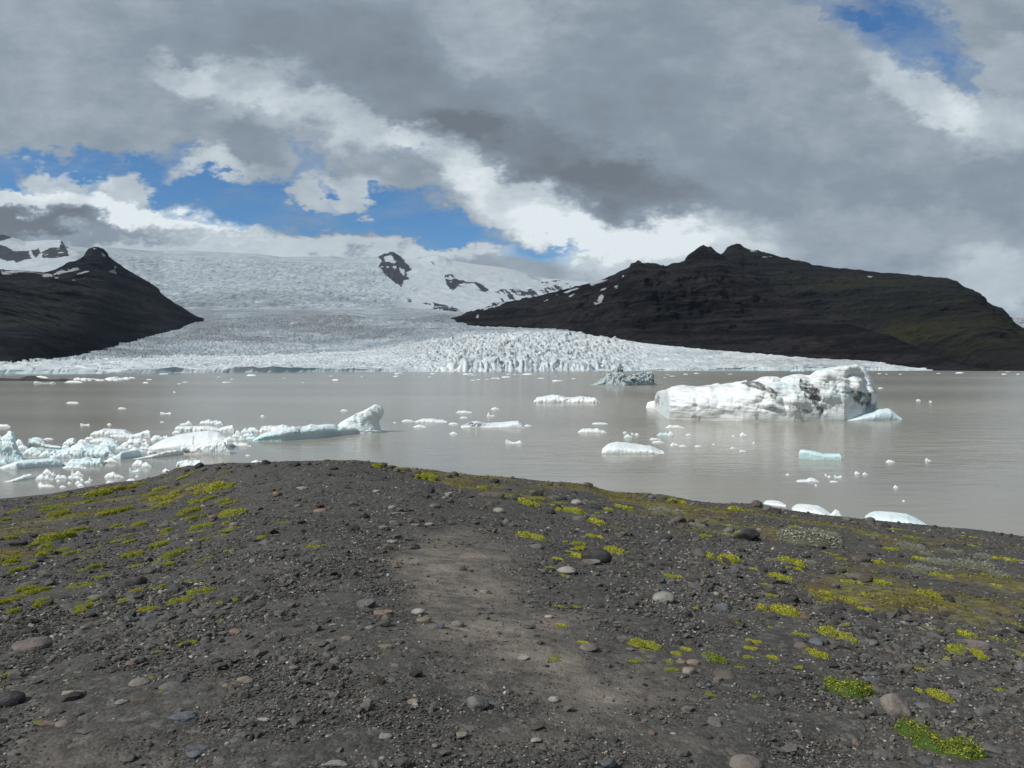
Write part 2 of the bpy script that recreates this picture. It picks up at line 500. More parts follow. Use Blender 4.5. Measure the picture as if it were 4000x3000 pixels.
def build_glacier():
    px = np.linspace(-420, 3660, 1360)
    dF = interp(D_FRONT, px)
    hotc = smooth(1560, 1760, px) * (1 - smooth(2350, 2560, px))
    lines = [
        (interp(WATERLINE, px) + 1.0, dF),
        (interp(CLIFF, px), dF + 5 + 34 * hotc),
        (interp(LOBE, px), interp(LOBE_D, px)),
    ]
    lobe_py, lobe_d = lines[2]
    m1_py = np.minimum(interp(MID1, px), lobe_py)
    lines.append((lobe_py + 1.2, lobe_d + 350))
    lines.append((np.minimum(m1_py, lobe_py - 1), np.maximum(interp(MID1_D, px), lobe_d + 500)))
    prev = lines[-1]
    for tab, dd in ((MID2, 900), (None, 250), (MID3, 650), (FALL0, 500), (FALL1, 1300), (SKYLINE, 3200)):
        if tab is None:
            py, d = prev[0] + 1.0, prev[1] + dd
        else:
            py, d = np.minimum(interp(tab, px), prev[0] - 1.0), prev[1] + dd
        prev = (py, d)
        lines.append(prev)
    sharp = prev[0] - gsmooth(prev[0], 42)
    lines[-1] = (gsmooth(prev[0], 42), prev[1])
    lines.append((lines[-1][0] + 12, prev[1] + 1500))
    counts = [12, 165, 4, 70, 60, 4, 40, 25, 70, 150, 4]
    pys, ds, tt = [], [], []
    for k, n in enumerate(counts):
        t = np.linspace(0, 1, n, endpoint=False)[:, None]
        te = t if k != 1 else t ** 1.25
        pys.append(lines[k][0][None] * (1 - te) + lines[k + 1][0][None] * te)
        ds.append(lines[k][1][None] * (1 - te) + lines[k + 1][1][None] * te)
        tt.append(np.broadcast_to(k + t, (n, px.size)))
    PY = np.concatenate(pys); DD = np.concatenate(ds); T = np.concatenate(tt)
    PX = np.broadcast_to(px[None], PY.shape).copy()
    PY = PY + sharp[None] * smooth(9.86, 9.99, T) * np.where(T <= 10.0, 1.0, np.clip(1 - 2 * (T - 10), 0, 1))
    V = P_at(PX, PY, DD)
    X, Y, Z = V[..., 0], V[..., 1], V[..., 2]
    # crevasses and seracs
    hot = np.clip(smooth(1500, 1800, PX) * (1 - smooth(2350, 2620, PX)), 0, 1)
    inlobe = np.maximum(smooth(0.6, 1.05, T), hot * smooth(0.05, 0.7, T)) * (1 - smooth(1.95, 2.0, T))
    wx = X + 14 * fbm(X / 45, Y / 45, octv=3, seed=5); wy = Y + 14 * fbm(X / 45, Y / 45, octv=3, seed=9)
    f1, f2, rid, tl = voronoi(wx / 19, wy / 30, 3, True)
    edge = smooth(0.02, 0.30, f2 - f1)
    serac = (edge - 0.6) * 10 + (rid - 0.5) * 11 + tl * 7
    ridg = fbm(X / 120 + 0.5 * fbm(X / 300, Y / 300, octv=2, seed=22), Y / 30 + X / 260 + 1.2 * fbm(X / 220, Y / 220, octv=3, seed=24), octv=5, seed=21, ridged=True)
    rid2 = fbm(X / 120, Y / 90, octv=5, seed=31, ridged=True)
    f1b, f2b, ridb = voronoi(wx / 60 + 0.3 * wy / 60, wy / 38, 8)
    crev = smooth(0.0, 0.16, f2b - f1b)
    amp_front = inlobe * (0.8 + 0.2 * hot) * np.clip((DD - dF[None]) / 60, 0.15 + 0.5 * hot, 1)
    rs = fbm(X / 26 + 0.5 * Y / 40, Y / 30, octv=5, seed=23, ridged=True)
    dz = amp_front * (hot * serac + (1 - hot) * (ridg * 8.0 + rs * 3.5 + (crev - 1) * 4.0))
    dz += smooth(2.0, 2.1, T) * (1 - smooth(5.5, 7.5, T)) * (ridg * 9 + (crev - 1) * 4 + (edge - 0.6) * 2.5 + rid2 * 8)
    fall = smooth(7.6, 8.2, T) * (1 - smooth(9.7, 10.0, T))
    quiet = smooth(1480, 1640, PX) * smooth(7.9, 8.3, T)
    lefthill = (1 - smooth(240, 330, PX)) * smooth(9.0, 9.4, T)
    calm = np.clip(quiet + lefthill, 0, 1)
    big = fbm(X / 420, Y / 420, octv=6, seed=41, ridged=True)
    fine = fbm(X / 58, Y / 110, octv=5, seed=43, ridged=True)
    dz += fall * (1 - 0.9 * calm) * (big * 20 + fine * 13)
    dz += smooth(7.6, 9.0, T) * calm * fbm(X / 300, Y / 300, octv=5, seed=47) * 26 * (1 - smooth(9.8, 10.0, T))
    # cliff fluting
    cl = 1 - smooth(0.8, 1.15, T)
    flute = fbm(X / 9, Z / 60, octv=4, seed=51, ridged=True) * 5 + fbm(X / 40, Z / 50, octv=3, seed=53) * 9
    V[..., 1] = Y + cl * flute * (0.5 + 0.9 * hot)
    top = smooth(0.35, 1.0, T) * (1 - smooth(1.0, 1.12, T))
    dz += top * (fbm(X / 12, Y / 30, octv=3, seed=57) * 3.5 * (0.6 + hot) + (ridg) * 1.5)
    V[..., 2] = np.maximum(Z + dz, np.where(T < 0.06, -2.0, 0.6))
    V[..., 2] = np.where(T <= 0.0, -3.0, V[..., 2])
    # rock outcrops
    wpx = PX + 5 * fbm(X / 70, Z / 60, octv=4, seed=61); wpy = PY + 4 * fbm(X / 70, Z / 60, octv=4, seed=67)
    rn = fbm(X / 160, Z / 55, octv=5, seed=71) * 0.5 + 0.5
    rn2 = fbm((X + 0.5 * Z) / 35, Z / 120, octv=4, seed=73) * 0.5 + 0.5
    rock = np.zeros(PX.shape)
    for poly, mx in zip(ROCK_POLYS, ROCK_MIX):
        ins = in_poly(wpx, wpy, poly) & (T > 7.9)
        rock = np.where(ins & (rn * 0.5 + rn2 * 0.5 < 0.28 + 0.42 * mx), 1.0, rock)
    for poly in ROCK_HOLES:
        rock[in_poly(wpx, wpy, poly)] = 0
    # wash of grit below the first outcrop
    gr = smooth(0.1, 0.5, fbm((X - 0.9 * Z) / 14, (X + Z) / 300, octv=3, seed=77)) * in_poly(wpx, wpy, [(1580, 1095), (1605, 1100), (1640, 1130), (1668, 1150), (1640, 1150), (1600, 1130)])
    V[..., 2] += rock * (rn2 - 0.35) * 22
    # dirt: dark bands and flow streaks, with cloud shade mixed into the tone
    dn = fbm(X / 260, Y / 120, octv=5, seed=81) * 0.5 + 0.5
    fl = fbm(X / 130 + 0.2 * Y / 130, Y / 900, octv=4, seed=83) * 0.5 + 0.5
    dirt = 0.06 + 0.22 * smooth(0.45, 0.75, dn) * (T > 1)
    for cx, cy, rx, ry, w in ((1180, 1255, 140, 22, 0.75), (1300, 1250, 60, 18, 0.4), (700, 1215, 90, 28, 0.45), (1000, 1180, 330, 36, 0.38), (1000, 1330, 130, 10, 0.5), (1480, 1310, 240, 22, 0.42), (1700, 1248, 150, 22, 0.50), (880, 1270, 220, 30, 0.36),
                              (650, 1330, 90, 28, 0.30), (1560, 1195, 90, 22, 0.45), (420, 1385, 200, 16, 0.28), (3100, 1425, 420, 20, 0.34), (2700, 1385, 220, 16, 0.20), (1300, 1290, 300, 18, 0.3), (800, 1255, 60, 40, 0.5)):
        e = ((PX - cx) / rx) ** 2 + ((PY - cy) / ry) ** 2
        dirt = dirt + w * 1.35 * np.exp(-e * 0.9) * smooth(0.28, 0.58, dn * 0.4 + fl * 0.25 + 0.35 * (0.5 + 0.5 * ridg))
    dirt = dirt + 0.30 * (1 - crev) * (T > 1) * (T < 8) + 0.22 * (1 - edge) * hot * inlobe
    dirt = dirt + 0.20 * fall * (1 - calm) * smooth(0.15, -0.25, big)
    bands = smooth(0.12, 0.5, fbm(X / 700 + 0.6 * fbm(X / 500, Y / 500, octv=3, seed=93), Y / 150 + X / 1800, octv=5, seed=95)) * smooth(1.6, 2.2, T) * (1 - smooth(7.6, 8.2, T))
    dirt = dirt + 0.45 * bands * (0.6 + 0.4 * ridg)
    dirt = dirt + 0.20 * smooth(2.0, 2.3, T) * (1 - smooth(7.0, 8.6, T)) + 0.08 * smooth(7.5, 8.5, T)  # flat darkening that stands for cloud shade on the upper glacier
    dirt = np.clip(dirt * (1 - 0.85 * calm) + gr * 0.8, 0, 0.9)
    dirt = np.where(T < 1, dirt * 0.25 + 0.12 * smooth(0.2, 0.6, fbm(X / 6, Z / 90, octv=3, seed=87)), dirt)
    snow = np.clip(smooth(8.6, 9.6, T) * 0.9 + calm, 0, 1)
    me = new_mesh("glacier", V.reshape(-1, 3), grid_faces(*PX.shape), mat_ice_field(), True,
                  dict(dirt=dirt, snow=snow, rock=rock, cliff=(1 - smooth(0.80, 1.0, T)) * (0.0 + 0.8 * (1 - hot)) * smooth(-0.5, 0.1, fbm(X / 40, Z / 40, octv=3, seed=91)), far=smooth(2.0, 3.2, T) * (1 - 0.8 * calm)))  # dirt here holds the dirt bands and the painted cloud shade
    # ground-level tables kept for the mountain feet
    link("glacier", me, label="broad crevassed glacier flowing from the ice cap down to the lake", cat='glacier', kind='structure')
    return px, PY, DD


GL_PX, GL_PY, GL_D = build_glacier()


def glacier_depth(px, py):
    out = np.zeros(np.shape(px))
    for i, (a, b) in enumerate(zip(np.ravel(px), np.ravel(py))):
        k = int(np.clip(np.searchsorted(GL_PX, a), 0, len(GL_PX) - 1))
        col = GL_PY[:, k][::-1]
        j = int(np.clip(np.searchsorted(np.maximum.accumulate(col), b), 0, len(col) - 1))
        out.flat[i] = GL_D[::-1][j, k]
    return out


# ------------------------------------------------------------------ mountains


def build_mountain(name, ridge, foot, ncol, nrow, mat, label, amp=60, ridge_amp=10, shape=1.12, green=None, snow_polys=(), snow_thr=0.5, seed=0, gully=1.0):
    x0, x1 = ridge[0][0], ridge[-1][0]
    px = np.linspace(x0, x1, ncol)
    rp, rd = interp(ridge, px, 1), interp(ridge, px, 2)
    fp, fd = interp(foot, px, 1), interp(foot, px, 2)
    gn = max(6, ncol // 28)
    rps, fps = gsmooth(rp, gn), gsmooth(fp, gn)
    rd, fd = gsmooth(rd, gn), gsmooth(fd, gn)
    R = P_at(px, rps, rd); B = P_at(px, fps, fd)
    R2 = P_at(px, rp, rd); B2 = P_at(px, fp, fd)
    v = np.concatenate([[-0.06], np.linspace(0, 1, nrow), [1.15, 1.5, 2.2]])[:, None]
    vf = np.clip(v, None, 1)
    dep = fd[None] + (rd - fd)[None] * vf
    h0, h1 = B[:, 2][None], R[:, 2][None]
    Z = h0 + (h1 - h0) * np.sign(vf) * np.abs(vf) ** shape
    X = (B[:, 0] / B[:, 1])[None] * dep
    X = X + ((R[:, 0] - (B[:, 0] / B[:, 1]) * R[:, 1]))[None] * vf
    Y = dep + 0 * X
    Z = Z + (R2[:, 2] - R[:, 2])[None] * smooth(0.72, 1.0, vf) * 1.0 + (B2[:, 2] - B[:, 2])[None] * (1 - smooth(0.0, 0.12, vf))
    h1 = R2[:, 2][None]
    back = np.clip(v - 1, 0, None)
    s = 1 + back * 0.35
    X, Y = X * s, Y * s
    Z = np.where(back > 0, h1 - back * 1.0 * (h1 + 150), Z)
    hgt = np.maximum(h1 - h0, 20)
    w = np.sin(np.pi * np.clip(v, 0, 1)) ** 0.7
    sc = 1.0
    gul = fbm(X / 260 + 0.15 * Z / 260, Z / 900 + Y / 1500, octv=6, seed=seed + 1, ridged=True)
    bul = fbm(X / 700, Z / 500, Y / 900, octv=6, seed=seed + 3)
    ter = fbm(X / 900, Y / 900, Z / 42, octv=3, seed=seed + 5)
    rough = fbm(X / 90, Y / 130, Z / 60, octv=5, seed=seed + 7)
    rel = np.clip(hgt / 500, 0.08, 1)
    dy = w * rel * (gul * amp * gully * 3.4 + bul * amp * 2.4 + ter * amp * 0.9 + rough * amp * 1.3)
    Y = Y - dy
    Z = Z + w * rel * (bul * amp * 0.35 + rough * amp * 0.25) + (v >= 0.9) * (v <= 1.0) * ridge_amp * (rough + 0.8 * fbm(X / 22, Y / 400, octv=3, seed=seed + 17))
    V = np.stack([X, Y, Z], -1)
    QX, QY = pix_of(V)
    sn = np.zeros(X.shape)
    if len(snow_polys):
        q = fbm(X / 60, Z / 22, octv=4, seed=seed + 9) * 0.5 + 0.5
        wx = QX + 6 * fbm(X / 50, Z / 40, octv=3, seed=seed + 11); wy = QY + 4 * fbm(X / 50, Z / 40, octv=3, seed=seed + 13)
        for poly, thr in snow_polys:
            sn = np.where(in_poly(wx, wy, poly) & (q < thr), 1.0, sn)
    gr = np.zeros(X.shape)
    for cx, cy, rx, ry, wt in (green or ()):
        gr = gr + wt * np.exp(-(((QX - cx) / rx) ** 2 + ((QY - cy) / ry) ** 2))
    sc_ = smooth(0.15, 0.6, -gul) * smooth(-0.1, 0.4, fbm(X / 60 + 0.3 * Z / 60, Z / 500, octv=4, seed=seed + 15)) * (1 - smooth(0.55, 0.9, vf)) * 0.8 + 0 * X
    me = new_mesh(name, V.reshape(-1, 3), grid_faces(*X.shape), mat, True, dict(snow=sn, green=np.clip(gr, 0, 1), scree=sc_))
    link(name, me, label=label, cat='mountain', kind='structure')


def build_mountains():
    m_dark = mat_mountain("dark_basalt", (0.014, 0.016, 0.023), (0.040, 0.043, 0.053), (0.056, 0.054, 0.033), (0.036, 0.032, 0.035), (0.064, 0.064, 0.071))  # rock bases of all the mountains set darker in place of cloud shade
    m_brown = mat_mountain("brown_basalt", (0.010, 0.0105, 0.014), (0.036, 0.033, 0.037), (0.038, 0.035, 0.025), (0.056, 0.041, 0.039), (0.080, 0.068, 0.067))
    m_green = mat_mountain("mossy_basalt", (0.010, 0.011, 0.013), (0.031, 0.030, 0.028), (0.048, 0.047, 0.022), (0.033, 0.028, 0.024), (0.046, 0.042, 0.036))
    # left: knob above a broad dark slope
    fx = [-620, -200, 0, 140, 300, 400, 480, 560, 640, 720, 780, 796]
    fy = [1440, 1434, 1430, 1421, 1402, 1372, 1348, 1326, 1306, 1284, 1258, 1250]
    fd = np.maximum(glacier_depth(np.array(fx), np.array(fy)), 1300)
    fd = np.maximum.accumulate(fd)
    foot = [(a, b, d) for a, b, d in zip(fx, fy, fd)]
    ridge = [(-620, 1040, 3600), (-200, 1058, 3700), (0, 1052, 3800), (110, 1060, 3900), (170, 1066, 3950), (215, 1052, 4000), (270, 1028, 4050), (310, 1012, 4100), (328, 998, 4100), (336, 982, 4100), (346, 970, 4100), (366, 965, 4100),
             (384, 966, 4100), (404, 974, 4120), (420, 990, 4140), (426, 1006, 4150), (440, 1016, 4160), (470, 1034, 4200), (490, 1050, 4250), (520, 1066, 4300), (548, 1082, 4350), (590, 1106, 4400), (622, 1130, 4450), (628, 1146, 4470),
             (660, 1166, 4500), (690, 1186, 4560), (730, 1210, 4650), (764, 1232, 4760), (796, 1248, 4900)]
    snow = [([(0, 1056), (60, 1050), (150, 1056), (200, 1062), (190, 1072), (90, 1066), (10, 1074)], 0.52), ([(100, 1068), (200, 1070), (205, 1082), (110, 1078)], 0.55), ([(205, 1072), (240, 1055), (300, 1046), (310, 1052), (250, 1066), (215, 1078)], 0.62), ([(300, 1072), (335, 1058), (360, 1056), (320, 1072)], 0.6),
            ([(420, 1062), (450, 1050), (456, 1072), (440, 1068)], 0.75), ([(210, 1084), (290, 1086), (290, 1094), (215, 1090)], 0.55), ([(444, 1040), (456, 1042), (452, 1050)], 0.7), ([(396, 984), (410, 996), (408, 1004), (394, 992)], 0.7), ([(362, 968), (392, 976), (388, 982), (364, 974)], 0.5)]
    build_mountain("mountain", ridge, foot, 620, 240, m_dark, "dark slate mountain with a blunt summit knob left of the glacier", amp=60, ridge_amp=6, shape=1.05,
                   green=[(520, 1190, 150, 40, 0.8), (120, 1260, 220, 40, 0.55), (330, 1150, 200, 30, 0.5), (60, 1200, 200, 30, 0.4)], snow_polys=snow, seed=100, gully=0.6)
    # right, behind: mossy shoulder
    ridge = [(2760, 1010, 4500), (2800, 1004, 4500), (2828, 985, 4450), (2840, 966, 4400), (2856, 957, 4400), (2878, 951, 4400), (2892, 954, 4400), (2906, 968, 4400), (2930, 975, 4380), (2962, 975, 4350), (2975, 982, 4350), (3010, 992, 4300), (3060, 1004, 4250),
             (3100, 1014, 4200), (3160, 1024, 4150), (3172, 1034, 4150), (3260, 1044, 4050), (3400, 1060, 3900), (3500, 1068, 3800), (3620, 1078, 3650), (3700, 1084, 3550), (3736, 1096, 3500), (3760, 1118, 3450), (3800, 1132, 3400), (3826, 1148, 3380), (3850, 1164, 3350),
             (3856, 1180, 3330), (3880, 1196, 3300), (3910, 1204, 3280), (3926, 1222, 3260), (3934, 1244, 3250), (3960, 1262, 3200), (4000, 1286, 3150), (4060, 1320, 3050), (4200, 1390, 2900), (4360, 1440, 2600)]
    foot = [(2760, 1380, 4000), (3300, 1430, 3200), (3500, 1440, 2700), (3700, 1446, 2200), (3850, 1449, 1700), (4000, 1450, 1420), (4360, 1449, 1420)]
    ridge = [(a, b, d + 900) for a, b, d in ridge]
    build_mountain("mountain", ridge, foot, 760, 260, m_green, "mossy green brown mountain shoulder with a long sloping crest", amp=50, ridge_amp=7, shape=0.95,
                   green=[(3560, 1310, 220, 50, 1.0), (3800, 1330, 220, 70, 0.8), (3500, 1090, 350, 40, 0.55), (3850, 1250, 120, 60, 0.4), (3250, 1130, 260, 60, 0.25), (3650, 1200, 300, 60, 0.35)],
                   snow_polys=[([(2930, 976), (2960, 978), (2955, 984), (2930, 982)], 0.6), ([(2975, 999), (3020, 1002), (3015, 1007), (2980, 1005)], 0.55), ([(3390, 1078), (3408, 1079), (3404, 1085), (3390, 1084)], 0.7)], seed=200, gully=0.7)
    # right, in front: brown mountain with twin teeth falling to the lake
    ridge = [(1700, 1246, 4700), (1780, 1238, 4600), (1830, 1216, 4560), (1900, 1200, 4500), (1980, 1176, 4450), (2060, 1164, 4400), (2160, 1142, 4300), (2260, 1116, 4200), (2340, 1098, 4100), (2400, 1072, 4050), (2456, 1043, 4000), (2466, 1026, 4000), (2482, 1022, 4000),
             (2494, 1018, 4000), (2502, 1021, 4000), (2512, 1027, 4000), (2524, 1024, 4000), (2560, 1030, 3950), (2598, 1038, 3900), (2620, 1030, 3900), (2672, 1018, 3850), (2688, 996, 3820), (2706, 984, 3820), (2730, 962, 3800), (2746, 953, 3800), (2764, 964, 3800),
             (2776, 966, 3780), (2790, 976, 3760), (2806, 986, 3750), (2822, 996, 3720), (2880, 1046, 3500), (2960, 1100, 3250), (3060, 1158, 3000), (3160, 1208, 2700), (3260, 1248, 2500), (3380, 1286, 2300), (3480, 1316, 2150), (3580, 1356, 1980), (3680, 1396, 1800), (3760, 1424, 1650), (3840, 1440, 1500), (3900, 1446, 1440)]
    gx = [1700, 1780, 1880, 1960, 2050, 2200, 2350, 2500, 2700, 2900, 3100, 3300, 3440, 3540]
    gy = [1250, 1262, 1282, 1284, 1287, 1292, 1318, 1340, 1362, 1381, 1398, 1410, 1422, 1438]
    gd = glacier_depth(np.array(gx), np.array(gy)) + 20
    foot = [(a, b, min(d, 4300)) for a, b, d in zip(gx, gy, gd)] + [(3620, 1447.5, 1640), (3760, 1449, 1500), (3900, 1449.5, 1430)]
    snow = [([(2300, 1110), (2330, 1094), (2374, 1094), (2340, 1106), (2310, 1118)], 0.75), ([(2200, 1142), (2250, 1124), (2262, 1126), (2215, 1146)], 0.7), ([(2336, 1170), (2350, 1150), (2360, 1160), (2350, 1180), (2330, 1190), (2320, 1182)], 0.8), ([(2220, 1155), (2245, 1145), (2230, 1160)], 0.6),
            ([(1880, 1205), (1960, 1180), (1985, 1178), (1950, 1196), (1900, 1208)], 0.6), ([(1885, 1206), (1912, 1200), (1908, 1216), (1890, 1212)], 0.6), ([(2150, 1165), (2180, 1150), (2175, 1162)], 0.6), ([(1856, 1240), (1868, 1226), (1866, 1240)], 0.6), ([(2120, 1180), (2140, 1166), (2140, 1172)], 0.6),
            ([(2345, 1132), (2380, 1112), (2384, 1118), (2352, 1138)], 0.5), ([(2400, 1120), (2418, 1110), (2410, 1126)], 0.6), ([(2428, 1076), (2438, 1074), (2434, 1084)], 0.9)]
    build_mountain("mountain", ridge, foot, 900, 260, m_brown, "dark brown mountain with two pointed teeth on its crest", amp=62, ridge_amp=8, shape=1.0,
                   green=[(2950, 1080, 120, 30, 0.4)], snow_polys=snow, seed=300, gully=1.0)
    # far snowy hill at the right border
    ridge = [(3820, 1262, 8000), (3900, 1246, 8000), (3940, 1238, 8000), (3956, 1243, 8000), (3980, 1240, 8000), (4010, 1246, 8000), (4100, 1250, 8000), (4400, 1300, 8000)]
    foot = [(3820, 1400, 7000), (4400, 1400, 7000)]
    build_mountain("mountain", ridge, foot, 160, 60, m_dark, "distant snow streaked hill at the foot of the green shoulder", amp=40, ridge_amp=4, seed=400,
                   snow_polys=[([(3800, 1220), (4420, 1230), (4420, 1420), (3800, 1420)], 0.60)])


build_mountains()

# ------------------------------------------------------------------ moraine ground
EDGE = [(-400, 1980, 41), (0, 1951, 43), (200, 1931, 44.6), (400, 1891, 48), (500, 1879, 46), (588, 1864, 40), (705, 1825, 32), (859, 1812, 26), (1000, 1807, 23.5), (1300, 1801, 22), (1440, 1806, 22), (1540, 1826, 23), (1640, 1840, 24),
        (1800, 1852, 25.5), (1900, 1862, 26.5), (2000, 1868, 27.5), (2130, 1885, 28.5), (2250, 1886, 29.5), (2300, 1892, 29.5), (2340, 1908, 30), (2400, 1924, 30.5), (2500, 1927, 31.5), (2600, 1937, 32), (2700, 1955, 33), (2780, 1967, 33.5),
        (2850, 1969, 34), (2960, 1966, 34.3), (3060, 1991, 34), (3120, 1995, 34), (3200, 2011, 33.8), (3300, 2021, 33.5), (3400, 2031, 33), (3600, 2050, 32.3), (3700, 2060, 32), (3800, 2066, 31.6), (4000, 2095, 30.2), (4400, 2150, 28)]
GZ0 = 6.4


def _edge_polar():
    rows = []
    for px, py, d in EDGE:
        p = P_at(px, py, d)
        rows.append((math.atan2(p[0], p[1]), math.hypot(p[0], p[1]), max(p[2], 0.0)))
    a0, r0, z0 = rows[0]; a1, r1, z1 = rows[-1]
    pre = [(-math.pi, 3000, 7), (-2.4, 1500, 6), (-1.7, 260, 4.2), (-1.2, 90, 1.5), (-0.9, r0 * 1.15, 0.05)]
    post = [(0.9, r1 * 1.2, 0.8), (1.2, 80, 1.5), (1.7, 260, 4.2), (2.4, 1500, 6), (math.pi, 3000, 7)]
    return np.array(pre + rows + post)


EP = _edge_polar()
_a = np.linspace(-math.pi, math.pi, 7200)
_r = np.interp(_a, EP[:, 0], EP[:, 1]); _z = np.interp(_a, EP[:, 0], EP[:, 2])
EPD = np.stack([_a, gsmooth(_r, 8), gsmooth(_z, 8)], -1)
EPS = np.stack([_a, gsmooth(_r, 150), gsmooth(_z, 150)], -1)


def ground_z(x, y):
    x = np.asarray(x, float); y = np.asarray(y, float)
    az = np.arctan2(x, y); r = np.hypot(x, y)
    Re = np.interp(az, EPD[:, 0], EPD[:, 1]); ze = np.interp(az, EPD[:, 0], EPD[:, 2])
    Rs = np.interp(az, EPS[:, 0], EPS[:, 1]); zs = np.interp(az, EPS[:, 0], EPS[:, 2])
    s = r / Re
    z = GZ0 + (ze - GZ0) * np.clip(s, 0, 1) ** 1.12
    zi = GZ0 + (zs - GZ0) * np.clip(r / Rs, 0, 1.1) ** 1.12
    z = zi + (z - zi) * smooth(0.55, 0.98, s)
    slope = 0.16 + 0.40 * np.clip(ze / 2.0, 0, 1)
    z = z - np.clip(s - 1, 0, None) * Re * slope
    fade = 1 - smooth(0.80, 0.97, s)
    lump = 0.16 * fbm(x / 5.5, y / 5.5, octv=3, seed=501) + 0.045 * fbm(x / 1.3, y / 1.3, octv=3, seed=503)
    z = z + lump * (0.42 + 0.58 * fade) * smooth(0.5, 4.0, r)
    return z


def ground_hit(px, py):
    """first meeting of a pixel ray with the moraine"""
    d = dir_of(px, py)
    lo, hi = 1.0, 1.0
    ts = np.concatenate([np.linspace(1.5, 12, 60), np.linspace(12.2, 60, 160)])
    prev = ts[0]
    for t in ts:
        p = d * (t / d[1]) + np.array([0, 0, CZ])
        if p[2] <= float(ground_z(p[0], p[1])):
            lo, hi = prev, t
            break
        prev = t
    else:
        return None
    for _ in range(24):
        mid = 0.5 * (lo + hi)
        p = d * (mid / d[1]) + np.array([0, 0, CZ])
        if p[2] <= float(ground_z(p[0], p[1])):
            hi = mid
        else:
            lo = mid
    p = d * (hi / d[1]) + np.array([0, 0, CZ])
    return p


OLIVE = [[(1480, 1800), (2000, 1862), (2500, 1925), (3000, 1990), (3080, 2030), (3560, 2090), (4020, 2150), (4200, 2500), (4020, 2560), (3600, 2470), (3300, 2420), (3050, 2230), (2500, 2110), (2200, 2010), (1800, 1905)],
         [(-300, 2010), (0, 2000), (200, 1950), (480, 1885), (700, 1822), (900, 1818), (880, 1860), (700, 1935), (520, 1995), (420, 2080), (280, 2140), (0, 2210), (-300, 2300)]]
PATH = [(1690, 2190, 150, 70, 0.8), (1800, 2090, 130, 26, 0.45), (1900, 2190, 120, 60, 0.55), (1830, 2300, 170, 60, 0.55), (1950, 2350, 130, 50, 0.45), (1780, 2480, 150, 50, 0.55), (1960, 2450, 200, 60, 0.5), (2180, 2430, 130, 30, 0.35), (2050, 2560, 170, 60, 0.55), (2250, 2590, 150, 50, 0.5), (2380, 2730, 130, 36, 0.95),
        (2440, 2640, 200, 70, 0.4), (2330, 2830, 200, 50, 0.4), (1850, 2640, 160, 60, 0.3), (2650, 2900, 180, 50, 0.25), (300, 2950, 300, 60, 0.35), (2630, 2740, 130, 40, 0.3), (1700, 2330, 90, 80, 0.5), (2080, 2480, 160, 60, 0.4), (2150, 2680, 150, 60, 0.4), (1950, 2900, 300, 60, 0.25)]


def ground_masks(x, y, z):
    v = np.stack([x, y, z], -1)
    qx, qy = pix_of(v)
    ok = y > 0.8
    n = fbm(x / 2.2, y / 2.2, octv=5, seed=521) * 0.5 + 0.5
    n2 = fbm(x / 0.5, y / 0.5, octv=4, seed=523) * 0.5 + 0.5
    ol = np.zeros(x.shape)
    wx = qx + 60 * fbm(x / 1.6, y / 1.6, octv=4, seed=525); wy = qy + 26 * fbm(x / 1.6, y / 1.6, octv=4, seed=527)
    for poly, lo in zip(OLIVE, (0.46, 0.52)):
        ol = np.where(in_poly(wx, wy, poly) & ok, smooth(lo, lo + 0.16, n * 0.7 + n2 * 0.3), ol)
    pa = np.zeros(x.shape)
    for cx, cy, rx, ry, w in PATH:
        pa = pa + w * np.exp(-(((wx - cx) / rx) ** 2 + ((wy - cy) / ry) ** 2))
    pa = np.where(ok, np.clip(pa * 1.25, 0, 1), 0)
    return ol, pa


def mat_ground():
    m, g, bs = material("moraine_gravel")
    p = g.pos()
    vor = g.node('ShaderNodeTexVoronoi', dict(feature='F1'), Vector=p, Scale=55.0)
    vor2 = g.node('ShaderNodeTexVoronoi', dict(feature='F1'), Vector=p, Scale=21.0)
    cellv = g.node('ShaderNodeSeparateColor', None, i0=vor.outputs['Color']).outputs[0]
    cellv2 = g.node('ShaderNodeSeparateColor', None, i0=vor2.outputs['Color']).outputs[1]
    n = g.noise(p, 0.8, 6.0, 0.6)
    nf = g.noise(p, 9.0, 6.0, 0.65)
    c = g.mix(g.maprange(n, 0.35, 0.65), (0.050, 0.0478, 0.0442), (0.070, 0.0664, 0.061))
    c = g.mix(g.maprange(cellv, 0.1, 1.0, 0.0, 0.55), c, (0.1080, 0.1058, 0.1008))
    c = g.mix(g.maprange(cellv2, 0.82, 0.98, 0.0, 0.5), c, (0.1584, 0.1548, 0.1440))
    c = g.mix(g.maprange(nf, 0.55, 0.35, 0.0, 0.5), c, (0.0245, 0.0238, 0.0230))
    dust = g.mix(g.maprange(nf, 0.3, 0.7), (0.1440, 0.1238, 0.1051), (0.2376, 0.2088, 0.1786))
    pf = g.math('MULTIPLY', g.attr('path'), g.maprange(g.noise(p, 2.4, 7.0, 0.65), 0.30, 0.62, 0.1, 1.0))
    c = g.mix(pf, c, dust)
    ol = g.mix(g.maprange(nf, 0.35, 0.65), (0.080, 0.070, 0.036), (0.185, 0.165, 0.058))
    ol = g.mix(g.maprange(n, 0.52, 0.64, 0.0, 0.8), ol, (0.075, 0.050, 0.032))
    c = g.mix(g.attr('olive'), c, ol)
    g.l.new(c, bs.inputs['Base Color'])
    bs.inputs['Roughness'].default_value = 0.95
    bs.inputs['Specular IOR Level'].default_value = 0.12
    hh = g.math('MULTIPLY_ADD', vor.outputs[0], -0.6, nf)
    hh = g.math('MULTIPLY_ADD', vor2.outputs[0], -0.7, hh)
    bump(g, bs, hh, 0.8, 0.010)
    return m


